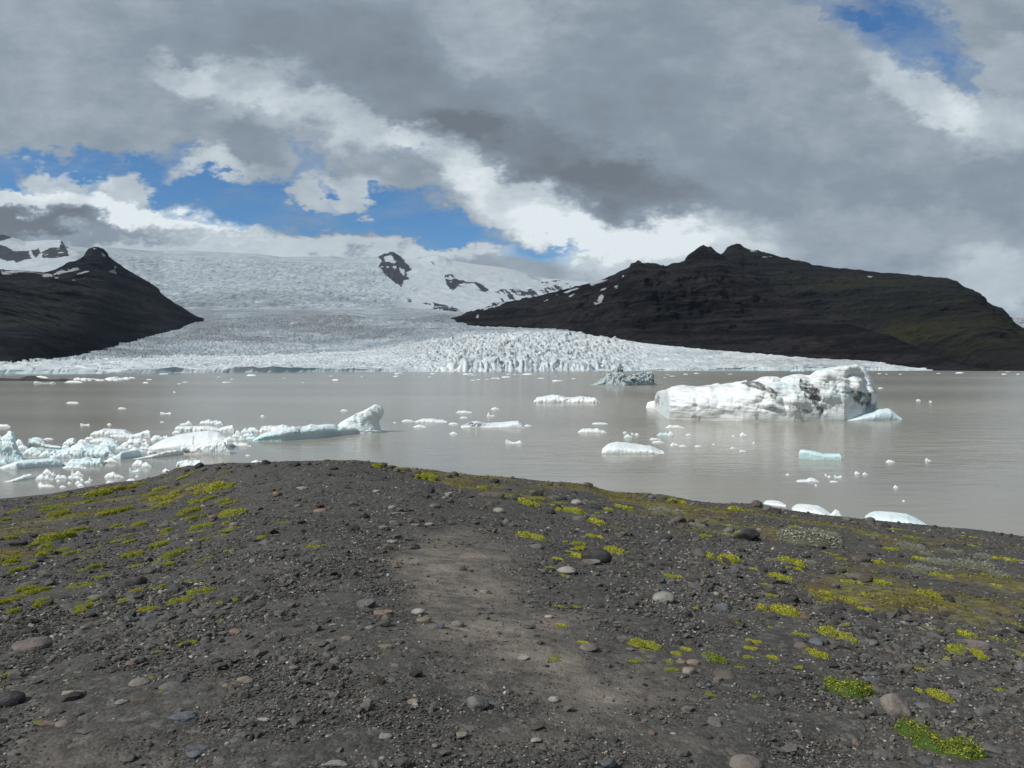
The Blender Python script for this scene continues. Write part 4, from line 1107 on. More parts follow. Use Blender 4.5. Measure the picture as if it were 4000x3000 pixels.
# (x0, x1, y0, y1, style, material, description)
ICE = [
    # middle of the lake
    (2083, 2343, 1545, 1574, 'rub', 'w', 'long white floe with a rubble top'),
    (2350, 2595, 1729, 1772, 'big', 'w', 'large white leaf shaped floe'),
    (2257, 2368, 1672, 1691, 'floe', 'w', 'flat white floe with an upturned end'),
    (2312, 2375, 1650, 1657, 'floe', 'w', 'thin white ice sheet'),
    (1797, 2048, 1645, 1672, 'dirty', 'w', 'black striped low floe'),
    (2048, 2076, 1658, 1665, 'floe', 'w', 'small flat white ice piece'),
    (3120, 3285, 1757, 1798, 'wall', 'b', 'aqua block of ice with a white cap'),
    (3110, 3198, 1868, 1883, 'hump', 'w', 'low white floe with a hump'),
    (3092, 3250, 1974, 2016, 'slab', 'w', 'large white floe stranded behind the bank'),
    (3238, 3292, 1990, 2024, 'lump', 'w', 'round white ice boulder at the end of a stranded floe'),
    (3378, 3620, 2003, 2056, 'slab', 'b', 'pale blue floe behind the gravel bank'),
    (2983, 3070, 1957, 1974, 'slab', 'w', 'narrow white floe by the bank'),
    (1330, 1358, 1598, 1606, 'floe', 'w', 'small white floe'), (1018, 1034, 1621, 1628, 'lump', 'w', 'tiny white ice lump'),
    (1568, 1618, 1639, 1647, 'floe', 'w', 'thin white floe'), (1618, 1746, 1635, 1650, 'floe', 'w', 'flat white floe'), (1614, 1665, 1659, 1669, 'lump', 'w', 'small knobbly white floe'),
    (1780, 1844, 1603, 1613, 'floe', 'w', 'flat white floe'), (1795, 1828, 1627, 1634, 'floe', 'w', 'small white floe'), (1752, 1790, 1650, 1658, 'lump', 'w', 'small knobbly white floe'),
    (1755, 1788, 1687, 1697, 'lump', 'w', 'small bent white ice piece'), (1535, 1548, 1648, 1652, 'floe', 'w', 'tiny white ice piece'), (958, 978, 1776, 1781, 'floe', 'w', 'tiny white ice piece'), (978, 1028, 1797, 1810, 'lump', 'w', 'small white ice piece'),
    (1918, 1950, 1591, 1600, 'lump', 'w', 'small white ice lump'), (1902, 1922, 1606, 1628, 'spire', 'w', 'small pointed ice spire'), (1920, 1932, 1620, 1626, 'lump', 'w', 'tiny white ice lump'), (1973, 2040, 1717, 1734, 'twin', 'w', 'small white floe with two humps'),
    (2432, 2450, 1685, 1692, 'lump', 'w', 'tiny white ice lump'), (2436, 2470, 1695, 1711, 'lump', 'b', 'small bluish ice lump'), (2465, 2476, 1686, 1697, 'spire', 'w', 'tiny ice spire'), (2479, 2498, 1691, 1700, 'lump', 'w', 'tiny white ice lump'),
    (2565, 2618, 1688, 1702, 'floe', 'a', 'clear aqua floe'), (2608, 2632, 1684, 1703, 'lump', 'w', 'white knob of ice'), (2598, 2671, 1660, 1672, 'floe', 'w', 'low white floe'), (2537, 2580, 1710, 1718, 'floe', 'w', 'small thin white floe'),
    (2547, 2593, 1721, 1730, 'floe', 'w', 'small thin white floe'), (2617, 2650, 1729, 1742, 'lump', 'w', 'small white ice lump'), (2652, 2682, 1737, 1745, 'floe', 'w', 'small flat white ice piece'), (2678, 2702, 1694, 1702, 'floe', 'w', 'small flat white ice piece'),
    (2713, 2742, 1738, 1746, 'floe', 'w', 'small curved white ice piece'), (2782, 2794, 1732, 1737, 'lump', 'w', 'tiny white ice piece'), (2852, 2874, 1746, 1753, 'floe', 'w', 'small white ice piece'), (2889, 2918, 1689, 1705, 'lump', 'w', 'small lumpy white ice chunk'),
    (2858, 2871, 1700, 1706, 'lump', 'w', 'tiny white ice piece'), (2885, 2915, 1758, 1765, 'floe', 'w', 'small flat white ice piece'), (2939, 2950, 1725, 1732, 'lump', 'w', 'tiny white ice lump'),
    (3070, 3084, 1849, 1856, 'lump', 'w', 'tiny white ice lump'), (3221, 3231, 1850, 1858, 'lump', 'w', 'tiny white ice lump'), (3232, 3246, 1857, 1865, 'lump', 'w', 'tiny white ice lump'), (3257, 3289, 1853, 1867, 'twin', 'w', 'small white ice piece with two knobs'),
    (3240, 3272, 1877, 1884, 'floe', 'w', 'thin white ice sliver'), (3337, 3358, 1840, 1852, 'lump', 'w', 'small white ice lump'), (3368, 3389, 1845, 1854, 'lump', 'w', 'small white ice piece'), (3459, 3496, 1796, 1807, 'lump', 'w', 'small white ice piece'),
    (3613, 3637, 1786, 1801, 'spire', 'w', 'small pointed white ice piece'), (3489, 3509, 1894, 1906, 'lump', 'w', 'small lumpy ice piece'), (3524, 3536, 1952, 1959, 'lump', 'w', 'tiny white ice lump'), (3182, 3193, 1890, 1898, 'lump', 'w', 'tiny white ice lump'),
    (3430, 3450, 1512, 1518, 'floe', 'w', 'tiny white ice piece'), (3578, 3597, 1559, 1566, 'floe', 'w', 'small white ice piece'), (3628, 3641, 1564, 1571, 'lump', 'w', 'tiny white ice lump'), (3086, 3142, 1442, 1451, 'lump', 'a', 'aqua floe below the glacier end'),
    (258, 308, 1568, 1576, 'floe', 'w', 'flat white floe'), (460, 493, 1591, 1597, 'floe', 'w', 'small thin white floe'), (626, 669, 1609, 1617, 'twin', 'w', 'thin white floe'), (314, 351, 1653, 1662, 'twin', 'w', 'small white ice piece'),
    (418, 436, 1653, 1660, 'lump', 'w', 'tiny white ice lump'), (625, 641, 1646, 1650, 'floe', 'w', 'tiny white ice piece'), (-20, 41, 1654, 1669, 'floe', 'w', 'flat white floe at the picture border'), (557, 581, 1491, 1497, 'floe', 'w', 'small white floe'),
    (499, 530, 1472, 1478, 'floe', 'w', 'small white floe'), (131, 220, 1488, 1500, 'twin', 'g', 'grey floe with two humps'), (130, 188, 1468, 1477, 'lump', 'w', 'white ice rubble strip behind the islet'), (252, 322, 1485, 1495, 'floe', 'w', 'white floe beside the islet'),
    (676, 686, 1527, 1533, 'spire', 'w', 'tiny white ice spire'),
    # the jam of ice on the left
    (-40, 93, 1683, 1806, 'tower', 'b', 'tall rounded blue iceberg cut by the picture border'), (-20, 30, 1764, 1800, 'lump', 'b', 'pale angular block at the foot of a blue iceberg'), (-30, 34, 1792, 1818, 'floe', 'b', 'low pale floe below a blue iceberg'),
    (-10, 243, 1790, 1833, 'wedge', 'b', 'long smooth blue slab tapering to both ends'), (110, 237, 1713, 1757, 'wing', 'b', 'winged blue floe with a raised fin'), (114, 170, 1707, 1719, 'floe', 'b', 'thin pale wedge of ice'), (169, 209, 1710, 1717, 'floe', 'w', 'thin white sliver of ice'),
    (205, 452, 1732, 1788, 'pile', 'b', 'broad pile of pale blue ice'), (150, 237, 1756, 1786, 'floe', 'b', 'flat pale blue floe'), (88, 170, 1746, 1778, 'lump', 'b', 'pale blue sloping block'), (244, 302, 1715, 1740, 'lump', 'w', 'white ice block'),
    (268, 312, 1732, 1746, 'lump', 'k', 'black dirt covered ice block'), (310, 341, 1734, 1744, 'lump', 'k', 'small black dirt covered ice lump'), (352, 514, 1675, 1701, 'floe', 'w', 'flat topped white slab with a shaded front'), (427, 590, 1681, 1712, 'rise', 'w', 'white floe rising to a blunt end'),
    (346, 458, 1708, 1728, 'floe', 'w', 'flat white slab'), (375, 476, 1721, 1754, 'lump', 'b', 'rounded pale blue block'), (492, 584, 1708, 1744, 'rub', 'w', 'white rubble covered floe'), (588, 638, 1699, 1718, 'lump', 'w', 'white lumpy ice piece'),
    (572, 888, 1683, 1758, 'slope', 'w', 'very large white sloping slab'), (705, 898, 1722, 1776, 'stripe', 'w', 'grey ridged floe with black dirt stripes'), (684, 914, 1662, 1692, 'tipped', 'w', 'long white slab with an upturned tip'), (672, 706, 1682, 1693, 'lump', 'w', 'small white block'),
    (702, 752, 1644, 1660, 'hump', 'w', 'white rounded floe'), (779, 871, 1639, 1660, 'rub', 'w', 'white floe with a serrated top'), (894, 981, 1727, 1744, 'floe', 'w', 'flat white floe'), (932, 956, 1699, 1721, 'lump', 'b', 'upright rounded ice block'),
    (915, 945, 1680, 1704, 'lump', 'w', 'white ice chunk'), (940, 985, 1672, 1692, 'lump', 'w', 'white ice chunk'), (962, 1012, 1669, 1690, 'lump', 'w', 'white ice chunk'), (948, 1000, 1690, 1706, 'floe', 'b', 'pale blue ice chunk'), (1012, 1160, 1659, 1690, 'rub', 'w', 'low ice ridge behind the horned iceberg'), (880, 925, 1704, 1722, 'lump', 'w', 'white ice chunk'), (960, 1004, 1704, 1716, 'floe', 'w', 'flat white ice piece'), (905, 940, 1694, 1708, 'lump', 'w', 'white ice chunk'),
    (357, 452, 1741, 1787, 'lump', 'b', 'big smooth blue block'), (436, 553, 1756, 1794, 'wedge', 'b', 'pale blue wedge shaped floe'), (500, 566, 1746, 1767, 'lump', 'b', 'pale blue block'), (520, 712, 1757, 1795, 'sheet', 'w', 'long thin white sheet of ice'),
    (262, 402, 1787, 1819, 'rub', 'b', 'knobbly pale blue floe'), (405, 463, 1787, 1808, 'lump', 'w', 'small white peaked floe'), (243, 336, 1813, 1830, 'floe', 'w', 'low white floe'), (515, 568, 1796, 1822, 'lump', 'w', 'white peaked ice block'), (553, 593, 1803, 1826, 'lump', 'w', 'white crumbling ice block'),
    (505, 546, 1826, 1846, 'twin', 'b', 'small bluish ice piece'), (408, 484, 1844, 1867, 'lump', 'w', 'white peaked floe'), (14, 132, 1852, 1886, 'sheet', 'w', 'long white crumbling floe'), (139, 209, 1851, 1876, 'floe', 'w', 'white floe'), (165, 206, 1831, 1854, 'lump', 'w', 'white ice chunk'), (200, 218, 1840, 1856, 'spire', 'w', 'tiny tilted ice shard'),
    (214, 263, 1853, 1871, 'floe', 'w', 'flat white ice piece'), (277, 296, 1823, 1858, 'spire', 'w', 'upright thin ice spire'), (286, 327, 1838, 1859, 'lump', 'w', 'white ice chunk beside a spire'), (259, 322, 1857, 1869, 'floe', 'w', 'flat white floe below a spire'), (345, 361, 1859, 1877, 'spire', 'w', 'small upright ice shard'), (329, 356, 1878, 1886, 'floe', 'w', 'small white ice piece'),
    (293, 317, 1877, 1891, 'lump', 'w', 'small white ice lump'), (312, 328, 1870, 1878, 'lump', 'w', 'small white ice lump'), (148, 176, 1884, 1898, 'lump', 'w', 'small white ice lump'), (150, 213, 1892, 1903, 'floe', 'w', 'flat thin white floe'), (232, 258, 1896, 1904, 'lump', 'w', 'small white ice piece'), (263, 281, 1881, 1889, 'lump', 'w', 'small white ice piece'), (220, 236, 1873, 1881, 'lump', 'w', 'small white ice piece'),
    (302, 328, 1888, 1900, 'lump', 'w', 'small white ice lump'), (688, 790, 1795, 1824, 'rub', 'w', 'white crumbling floe behind the gravel crest'), (634, 664, 1829, 1844, 'lump', 'w', 'small white ice piece'), (494, 530, 1869, 1879, 'floe', 'w', 'thin white floe'), (528, 541, 1857, 1863, 'lump', 'w', 'tiny white ice lump'), (414, 440, 1878, 1886, 'lump', 'w', 'small white ice piece'),
    (55, 96, 1715, 1745, 'lump', 'w', 'white ice block'), (67, 110, 1737, 1757, 'lump', 'b', 'pale blue ice block'), (92, 122, 1760, 1778, 'floe', 'b', 'pale blue ice piece'), (300, 350, 1716, 1734, 'lump', 'w', 'white ice chunk'), (330, 372, 1704, 1716, 'floe', 'w', 'flat white ice chunk'), (452, 500, 1742, 1756, 'floe', 'b', 'bluish ice chunk'), (470, 512, 1726, 1744, 'lump', 'w', 'white ice chunk'),
    (540, 585, 1742, 1756, 'floe', 'w', 'flat ice chunk'), (590, 640, 1736, 1752, 'floe', 'w', 'flat white ice chunk'), (240, 275, 1738, 1752, 'lump', 'b', 'bluish ice chunk'), (420, 470, 1728, 1742, 'lump', 'w', 'white ice chunk'), (200, 250, 1756, 1774, 'lump', 'b', 'bluish ice chunk'), (232, 300, 1806, 1820, 'floe', 'w', 'low white ice strip'), (880, 920, 1676, 1690, 'lump', 'w', 'white ice chunk'),
]


def build_floes():
    for i, (x0, x1, y0, y1, st, col, desc) in enumerate(ICE):
        w, h = x1 - x0, y1 - y0
        X = lambda t: x0 + t * w
        Yq = lambda t: y0 + t * h
        kw = dict(seed=i * 7 + 1)
        style, prof, extra = st, None, {}
        if st == 'rub':
            style = 'floe'
            r = np.random.default_rng(i)
            prof = [(x0, Yq(0.85))] + [(X(t), Yq(0.06 + 0.26 * r.random() + 0.5 * abs(t - 0.5) ** 2)) for t in np.linspace(0.06, 0.93, 9)] + [(x1, Yq(0.9))]
            extra = dict(cell=0.28, rough=0.04, ez=0.42, freq=1.4)
        elif st == 'big':
            style = 'floe'
            prof = [(x0, Yq(0.7)), (X(0.05), Yq(0.4)), (X(0.12), Yq(0.14)), (X(0.24), Yq(0.0)), (X(0.4), Yq(0.06)), (X(0.6), Yq(0.22)), (X(0.8), Yq(0.36)), (X(0.92), Yq(0.66)), (x1, Yq(0.95))]
            extra = dict(rough=0.02, freq=1.6, ez=0.42, ridge=0.7, D=4.6, dirt_polys=[([(X(0.2), Yq(0.1)), (X(0.26), Yq(0.12)), (X(0.27), Yq(0.3)), (X(0.22), Yq(0.25))], 0.5)])
        elif st == 'dirty':
            style = 'floe'
            prof = [(x0, Yq(0.8)), (X(0.13), Yq(0.28)), (X(0.25), Yq(0.1)), (X(0.4), Yq(0.4)), (X(0.6), Yq(0.34)), (X(0.8), Yq(0.1)), (X(0.9), Yq(0.0)), (X(0.96), Yq(0.4)), (x1, Yq(0.9))]
            ps = [([(x0 + 4 + k * 13, Yq(0.7)), (x0 + 12 + k * 13, Yq(0.75)), (x0 + 32 + k * 12, Yq(0.2)), (x0 + 24 + k * 12, Yq(0.15))], 0.9) for k in range(0, 8)]
            extra = dict(dirt_polys=ps, rough=0.025, freq=1.8)
        elif st == 'wall':
            style = 'berg'
            prof = [(x0, Yq(0.4)), (X(0.03), Yq(0.05)), (X(0.1), Yq(0.0)), (X(0.25), Yq(0.1)), (X(0.4), Yq(0.2)), (X(0.6), Yq(0.42)), (X(0.8), Yq(0.42)), (X(0.97), Yq(0.4)), (x1, Yq(0.6))]
            extra = dict(D=1.6, ridge=0.5, ef=0.5, ez=0.25, rough=0.02, freq=1.6, undercut=0.15, blue_fn=lambda qx, qy, z, f: np.where(z > 0.8, -0.2, 0.9) * (f < 0.35))
            base = [(x0, y1 - 4), (x1, y1 + 1)]
            kw['base'] = base
        elif st == 'hump':
            style = 'floe'
            prof = [(x0, Yq(0.75)), (X(0.3), Yq(0.6)), (X(0.5), Yq(0.55)), (X(0.57), Yq(0.08)), (X(0.7), Yq(0.0)), (X(0.85), Yq(0.25)), (x1, Yq(0.85))]
        elif st == 'slab':
            style = 'floe'
            sl = 0.35
            prof = [(x0, Yq(0.35)), (X(0.1), Yq(0.1)), (X(0.2), Yq(0.0)), (X(0.45), Yq(0.06)), (X(0.7), Yq(0.2)), (X(0.85), Yq(0.5)), (x1, Yq(0.9))]
            kw['base'] = [(x0, Yq(0.62)), (X(0.4), Yq(0.95)), (x1, y1 + 6)]
            extra = dict(D=1.1, rough=0.02, ez=0.4)
            if w > 120:
                extra['D'] = 2.0
        elif st == 'twin':
            style = 'lump'
            prof = [(x0, Yq(0.5)), (X(0.08), Yq(0.0)), (X(0.25), Yq(0.35)), (X(0.5), Yq(0.65)), (X(0.7), Yq(0.5)), (X(0.88), Yq(0.2)), (x1, Yq(0.8))]
        elif st == 'tower':
            style = 'berg'
            prof = [(-40, 1730), (-20, 1712), (0, 1702), (10, 1708), (22, 1697), (34, 1686), (44, 1683), (52, 1690), (55, 1708), (58, 1728), (66, 1742), (70, 1758), (78, 1768), (86, 1780), (93, 1798)]
            kw['base'] = [(-40, 1806), (93, 1806)]
            extra = dict(D=2.0, ridge=0.5, ef=1.0, ez=0.6, rough=0.06, nu=90, nv=70, freq=1.4, undercut=0.1, blue_fn=lambda qx, qy, z, f: 0.45 * (z < 0.25) + 0 * f)
        elif st == 'wedge':
            style = 'floe'
            prof = [(x0, Yq(0.9)), (X(0.15), Yq(0.6)), (X(0.35), Yq(0.22)), (X(0.6), Yq(0.1)), (X(0.85), Yq(0.0)), (X(0.97), Yq(0.2)), (x1, Yq(0.5))]
            kw['base'] = [(x0, Yq(0.95)), (X(0.3), Yq(1.0)), (x1, Yq(0.72))]
            extra = dict(D=0.22 * w / F * float(P_water(X(0.5), y1)[1]) , rough=0.03, ez=0.4)
        elif st == 'wing':
            style = 'berg'
            prof = [(x0, Yq(0.05)), (X(0.04), Yq(0.0)), (X(0.3), Yq(0.12)), (X(0.55), Yq(0.5)), (X(0.8), Yq(0.62)), (x1, Yq(0.7))]
            extra = dict(D=1.0, ridge=0.5, ez=0.45, rough=0.05, undercut=0.5)
        elif st == 'pile':
            style = 'floe'
            prof = [(x0, Yq(0.75)), (X(0.1), Yq(0.5)), (X(0.25), Yq(0.3)), (X(0.45), Yq(0.0)), (X(0.55), Yq(0.1)), (X(0.7), Yq(0.2)), (X(0.85), Yq(0.35)), (x1, Yq(0.8))]
            extra = dict(cell=0.22, rough=0.04, ez=0.5, D=3.6, freq=1.0)
        elif st == 'rise':
            style = 'floe'
            prof = [(x0, Yq(0.7)), (X(0.15), Yq(0.5)), (X(0.4), Yq(0.55)), (X(0.6), Yq(0.5)), (X(0.8), Yq(0.2)), (X(0.92), Yq(0.0)), (X(0.99), Yq(0.15)), (x1, Yq(0.85))]
            extra = dict(D=1.8, ez=0.35)
        elif st == 'slope':
            style = 'floe'
            prof = [(x0, Yq(0.9)), (X(0.08), Yq(0.7)), (X(0.2), Yq(0.42)), (X(0.4), Yq(0.18)), (X(0.6), Yq(0.06)), (X(0.75), Yq(0.0)), (X(0.88), Yq(0.1)), (x1, Yq(0.4))]
            extra = dict(D=6.0, ridge=0.8, ez=0.55, ef=0.8, rough=0.012, freq=2.0, dirt_polys=[([(X(0.6), Yq(0.2)), (X(0.615), Yq(0.2)), (X(0.58), Yq(0.7)), (X(0.565), Yq(0.7))], 0.45)])
        elif st == 'stripe':
            style = 'floe'
            prof = [(x0, Yq(0.6)), (X(0.03), Yq(0.4)), (X(0.3), Yq(0.42)), (X(0.5), Yq(0.15)), (X(0.7), Yq(0.0)), (X(0.9), Yq(0.1)), (x1, Yq(0.75))]
            extra = dict(D=1.6, ridge=0.5, ez=0.5, rough=0.04, freq=1.6, dirt_polys=[([(X(0.48), Yq(0.3)), (X(0.58), Yq(0.35)), (X(0.78), Yq(0.85)), (X(0.66), Yq(0.9))], 1.0), ([(X(0.0), Yq(0.5)), (X(0.12), Yq(0.5)), (X(0.3), Yq(0.85)), (X(0.1), Yq(0.85))], 0.6), ([(X(0.3), Yq(0.5)), (X(0.4), Yq(0.5)), (X(0.5), Yq(0.85)), (X(0.35), Yq(0.85))], 0.5)])
        elif st == 'tipped':
            style = 'floe'
            prof = [(x0, Yq(0.4)), (X(0.05), Yq(0.15)), (X(0.3), Yq(0.12)), (X(0.6), Yq(0.1)), (X(0.75), Yq(0.4)), (X(0.9), Yq(0.1)), (X(0.98), Yq(0.0)), (x1, Yq(0.4))]
            extra = dict(D=2.4, ez=0.3)
        elif st == 'sheet':
            style = 'floe'
            prof = [(x0, Yq(0.95)), (X(0.2), Yq(0.75)), (X(0.45), Yq(0.45)), (X(0.7), Yq(0.1)), (X(0.9), Yq(0.0)), (x1, Yq(0.2))]
            kw['base'] = [(x0, Yq(1.0)), (X(0.5), Yq(0.8)), (x1, Yq(0.5))]
            extra = dict(D=0.9, ez=0.3, rough=0.02, cell=0.2)
        nm = 'iceberg' if st == 'tower' else 'ice_floe' if w > 60 else 'ice_chunk'
        cat = {'iceberg': 'iceberg', 'ice_floe': 'ice floe', 'ice_chunk': 'ice chunk'}[nm]
        kw.update(extra)
        grp = "drifting ice in the jam by the gravel shore" if (px_mid := 0.5 * (x0 + x1)) < 1010 and y0 > 1630 else "ice pieces adrift on the open lake"
        add_ice(nm, desc, x0, x1, y0, y1, style=style, col=col, prof=prof, cat=cat, grp=grp, **kw)
    # fragments far out, before the glacier front: copies of a few small pieces
    r = np.random.default_rng(99)
    protos = []
    for k in range(5):
        n = 9
        a = np.linspace(0, 2 * math.pi, 14, endpoint=False)
        rad = 0.5 * (0.75 + 0.4 * r.random(14))
        lev = [(1.0, -0.06), (1.02, 0.02), (0.95, 0.11), (0.75, 0.17), (0.4, 0.21)]
        V = np.array([[(rad[j] * s * math.cos(a[j]), 0.6 * rad[j] * s * math.sin(a[j]), z * (1 + 0.7 * r.random())) for j in range(14)] for s, z in lev]).reshape(-1, 3)
        V = np.concatenate([V, [[0, 0, 0.24]]])
        c = np.arange(14)
        fan = np.stack([56 + c, 56 + (c + 1) % 14, np.full(14, 70)], -1)
        protos.append(new_mesh("ice_chunk", V, [grid_faces(5, 14, True), fan], M_WHITE, False))
    spots = []
    for _ in range(20):
        spots.append((r.uniform(1540, 2900), r.uniform(1456, 1486)))
    for _ in range(9):
        spots.append((r.uniform(560, 1500), r.uniform(1462, 1495)))
    for _ in range(8):
        spots.append((r.uniform(3420, 3990), r.uniform(1451, 1464)))
    spots += [(1545, 1472), (1680, 1473), (1690, 1461), (1830, 1463), (1850, 1466), (2010, 1463), (2055, 1475), (2180, 1489), (1870, 1484), (2480, 1463), (2610, 1464), (2628, 1470), (855, 1473), (905, 1482), (700, 1500), (1310, 1486), (1110, 1477)]
    for i, (px, py) in enumerate(spots):
        p = P_water(px, py)
        s = p[1] / F * (r.uniform(8, 22) if i % 4 else r.uniform(20, 46))
        o = link("ice_chunk", protos[i % 5], loc=(p[0], p[1], 0), cat='ice chunk', group="tiny ice fragments far out before the glacier",
                 label="tiny white ice fragment far out on the lake before the glacier front")
        o.scale = (s, s * 0.9, s * r.uniform(0.18, 0.5))
        o.rotation_euler = (0, 0, r.uniform(-0.5, 0.5))
    for i in range(30):      # brash ice strip beside the islet
        px, py = r.uniform(285, 500), r.normal(1484, 2.2)
        p = P_water(px, py)
        s = p[1] / F * r.uniform(14, 34)
        o = link("ice_chunk", protos[i % 5], loc=(p[0], p[1], 0), cat='ice chunk', group="brash ice strip beside the dark islet", label="tiny white ice chunk in the strip trailing from the dark islet")
        o.scale = (s, s * 0.9, s * r.uniform(0.5, 1.0))
        o.rotation_euler = (0, 0, r.uniform(-0.5, 0.5))
    # brash between the large pieces of the jam
    spots = []
    for _ in range(400):
        if len(spots) >= 42:
            break
        px, py = r.uniform(60, 640), r.uniform(1706, 1830)
        if r.random() < 0.5:
            px, py = r.uniform(240, 700), r.uniform(1706, 1752)
        if in_poly(np.array([px]), np.array([py]), [(40, 1740), (120, 1712), (400, 1704), (640, 1700), (700, 1740), (600, 1770), (480, 1800), (300, 1830), (40, 1800)])[0]:
            spots.append((px, py))
    for i, (px, py) in enumerate(spots):
        p = P_water(px, py)
        s = p[1] / F * r.uniform(14, 40)
        o = link("ice_chunk", protos[i % 5], loc=(p[0], p[1], 0), cat='ice chunk', group="brash between the floes of the ice jam", label="small broken ice chunk wedged between larger floes of the ice jam")
        o.scale = (s, s * 0.9, s * r.uniform(0.5, 1.3))
        o.rotation_euler = (0, 0, r.uniform(-0.8, 0.8))


build_floes()


def build_islet():
    m, g, bs = material("islet_gravel")
    g.l.new(g.mix(g.maprange(g.noise(g.pos(), 0.2, 5.0, 0.6), 0.35, 0.65), (0.020, 0.019, 0.019), (0.034, 0.031, 0.028)), bs.inputs['Base Color'])
    bs.inputs['Roughness'].default_value = 0.95
    prof = [(-120, 1484), (-40, 1478), (0, 1477), (50, 1480), (72, 1478), (90, 1470), (106, 1467.5), (125, 1469), (150, 1478), (185, 1483), (220, 1482), (235, 1478), (255, 1480), (275, 1486), (292, 1490)]
    me, c = loft("gravel_islet", [(-120, 1487), (100, 1488), (292, 1491)], prof, 40, m, ridge=0.5, ef=1.0, ez=0.9, nu=120, nv=24, rough=0.006, seed=3, taper=0.5, freq=3)
    link("gravel_islet", me, loc=c, label="dark low gravel islet with two humps near the glacier margin", cat='islet')


build_islet()

# ------------------------------------------------------------------ stones on the moraine
import bmesh


def ico(sub):
    bm = bmesh.new()
    bmesh.ops.create_icosphere(bm, subdivisions=sub, radius=1.0)
    v = np.array([x.co[:] for x in bm.verts]); f = np.array([[y.index for y in x.verts] for x in bm.faces])
    bm.free()
    return v, f


ICO = {k: ico(k) for k in (1, 2, 3, 4)}


def rock_shape(shape, sub, r):
    n, f = ICO[sub]
    if shape == 'angular':
        k = 13
        p = r.normal(size=(k, 3)); p /= np.linalg.norm(p, axis=1)[:, None]
        h = 0.62 + 0.34 * r.random(k)
        c = np.maximum(n @ p.T, 0.05)
        rad = np.min(h / c, axis=1)
        rad = np.minimum(rad, 1.25)
    elif shape == 'slab':
        k = 9
        a = r.random(k) * 2 * math.pi
        p = np.stack([np.cos(a), np.sin(a), 0.25 * r.normal(size=k)], -1)
        h = 0.7 + 0.3 * r.random(k)
        c = np.maximum(n @ p.T, 0.05)
        rad = np.minimum(np.min(h / c, axis=1), 1.2)
    else:
        k = 7
        p = r.normal(size=(k, 3)); p /= np.linalg.norm(p, axis=1)[:, None]
        h = 0.80 + 0.18 * r.random(k)
        c = np.maximum(n @ p.T, 0.05)
        rad = 0.45 * np.minimum(np.min(h / c, axis=1), 1.15) + 0.55
    o = r.random(3) * 50
    q = n * rad[:, None]
    if sub >= 2:
        amp = 0.16 if shape != 'round' else 0.10
        rad = rad * (1 + amp * fbm(q[:, 0] * 1.4 + o[0], q[:, 1] * 1.4 + o[1], q[:, 2] * 1.4 + o[2], octv=5 if sub > 2 else 3, seed=int(o[0] * 100), gain=0.55))
    q = n * rad[:, None]
    if shape == 'slab':
        q[:, 2] = np.sign(q[:, 2]) * np.abs(q[:, 2]) ** 0.7
    q = q / np.array([np.ptp(q[:, 0]) / 2, np.ptp(q[:, 1]) / 2, np.ptp(q[:, 2]) / 2])
    return q, f


ROCKCOL = dict(g=(0.1080, 0.1080, 0.1040), d=(0.0384, 0.0384, 0.0392), p=(0.2320, 0.2280, 0.2080), t=(0.1840, 0.1600, 0.1320), r=(0.1680, 0.1240, 0.0976), b=(0.0920, 0.0800, 0.0688), u=(0.0920, 0.1024, 0.1160), m=(0.1440, 0.1264, 0.1160))
ROCKNAME = dict(g='grey', d='dark', p='pale', t='tan', r='reddish', b='brown', u='blue grey', m='pinkish brown')
SHAPENAME = dict(round='rounded', slab='flat', angular='angular')


def mat_rock(key):
    c0 = ROCKCOL[key]
    m, g, bs = material(ROCKNAME[key].replace(' ', '_') + "_stone")
    tc = g.node('ShaderNodeTexCoord').outputs['Object']
    oi = g.node('ShaderNodeObjectInfo')
    v = g.vmath('ADD', tc, g.vmath('SCALE', g.node('ShaderNodeCombineXYZ', None, i0=oi.outputs['Random'], i1=oi.outputs['Random'], i2=0.0).outputs[0], scale=40.0))
    n1 = g.noise(v, 5.0, 6.0, 0.62); n2 = g.noise(v, 28.0, 5.0, 0.65)
    c = g.mix(g.maprange(n1, 0.34, 0.66), tuple(x * 0.68 for x in c0), tuple(min(x * 1.3, 0.4) for x in c0))
    c = g.mix(g.maprange(n2, 0.56, 0.7, 0.0, 0.45), c, (0.20, 0.195, 0.18))
    c = g.mix(g.maprange(n2, 0.42, 0.3, 0.0, 0.6), c, tuple(x * 0.35 for x in c0))
    g.l.new(c, bs.inputs['Base Color'])
    bs.inputs['Roughness'].default_value = 0.85
    bs.inputs['Specular IOR Level'].default_value = 0.2
    bump(g, bs, g.math('MULTIPLY_ADD', n1, 1.5, n2), 0.7, 0.02)
    return m


M_ROCK = {k: mat_rock(k) for k in ROCKCOL}

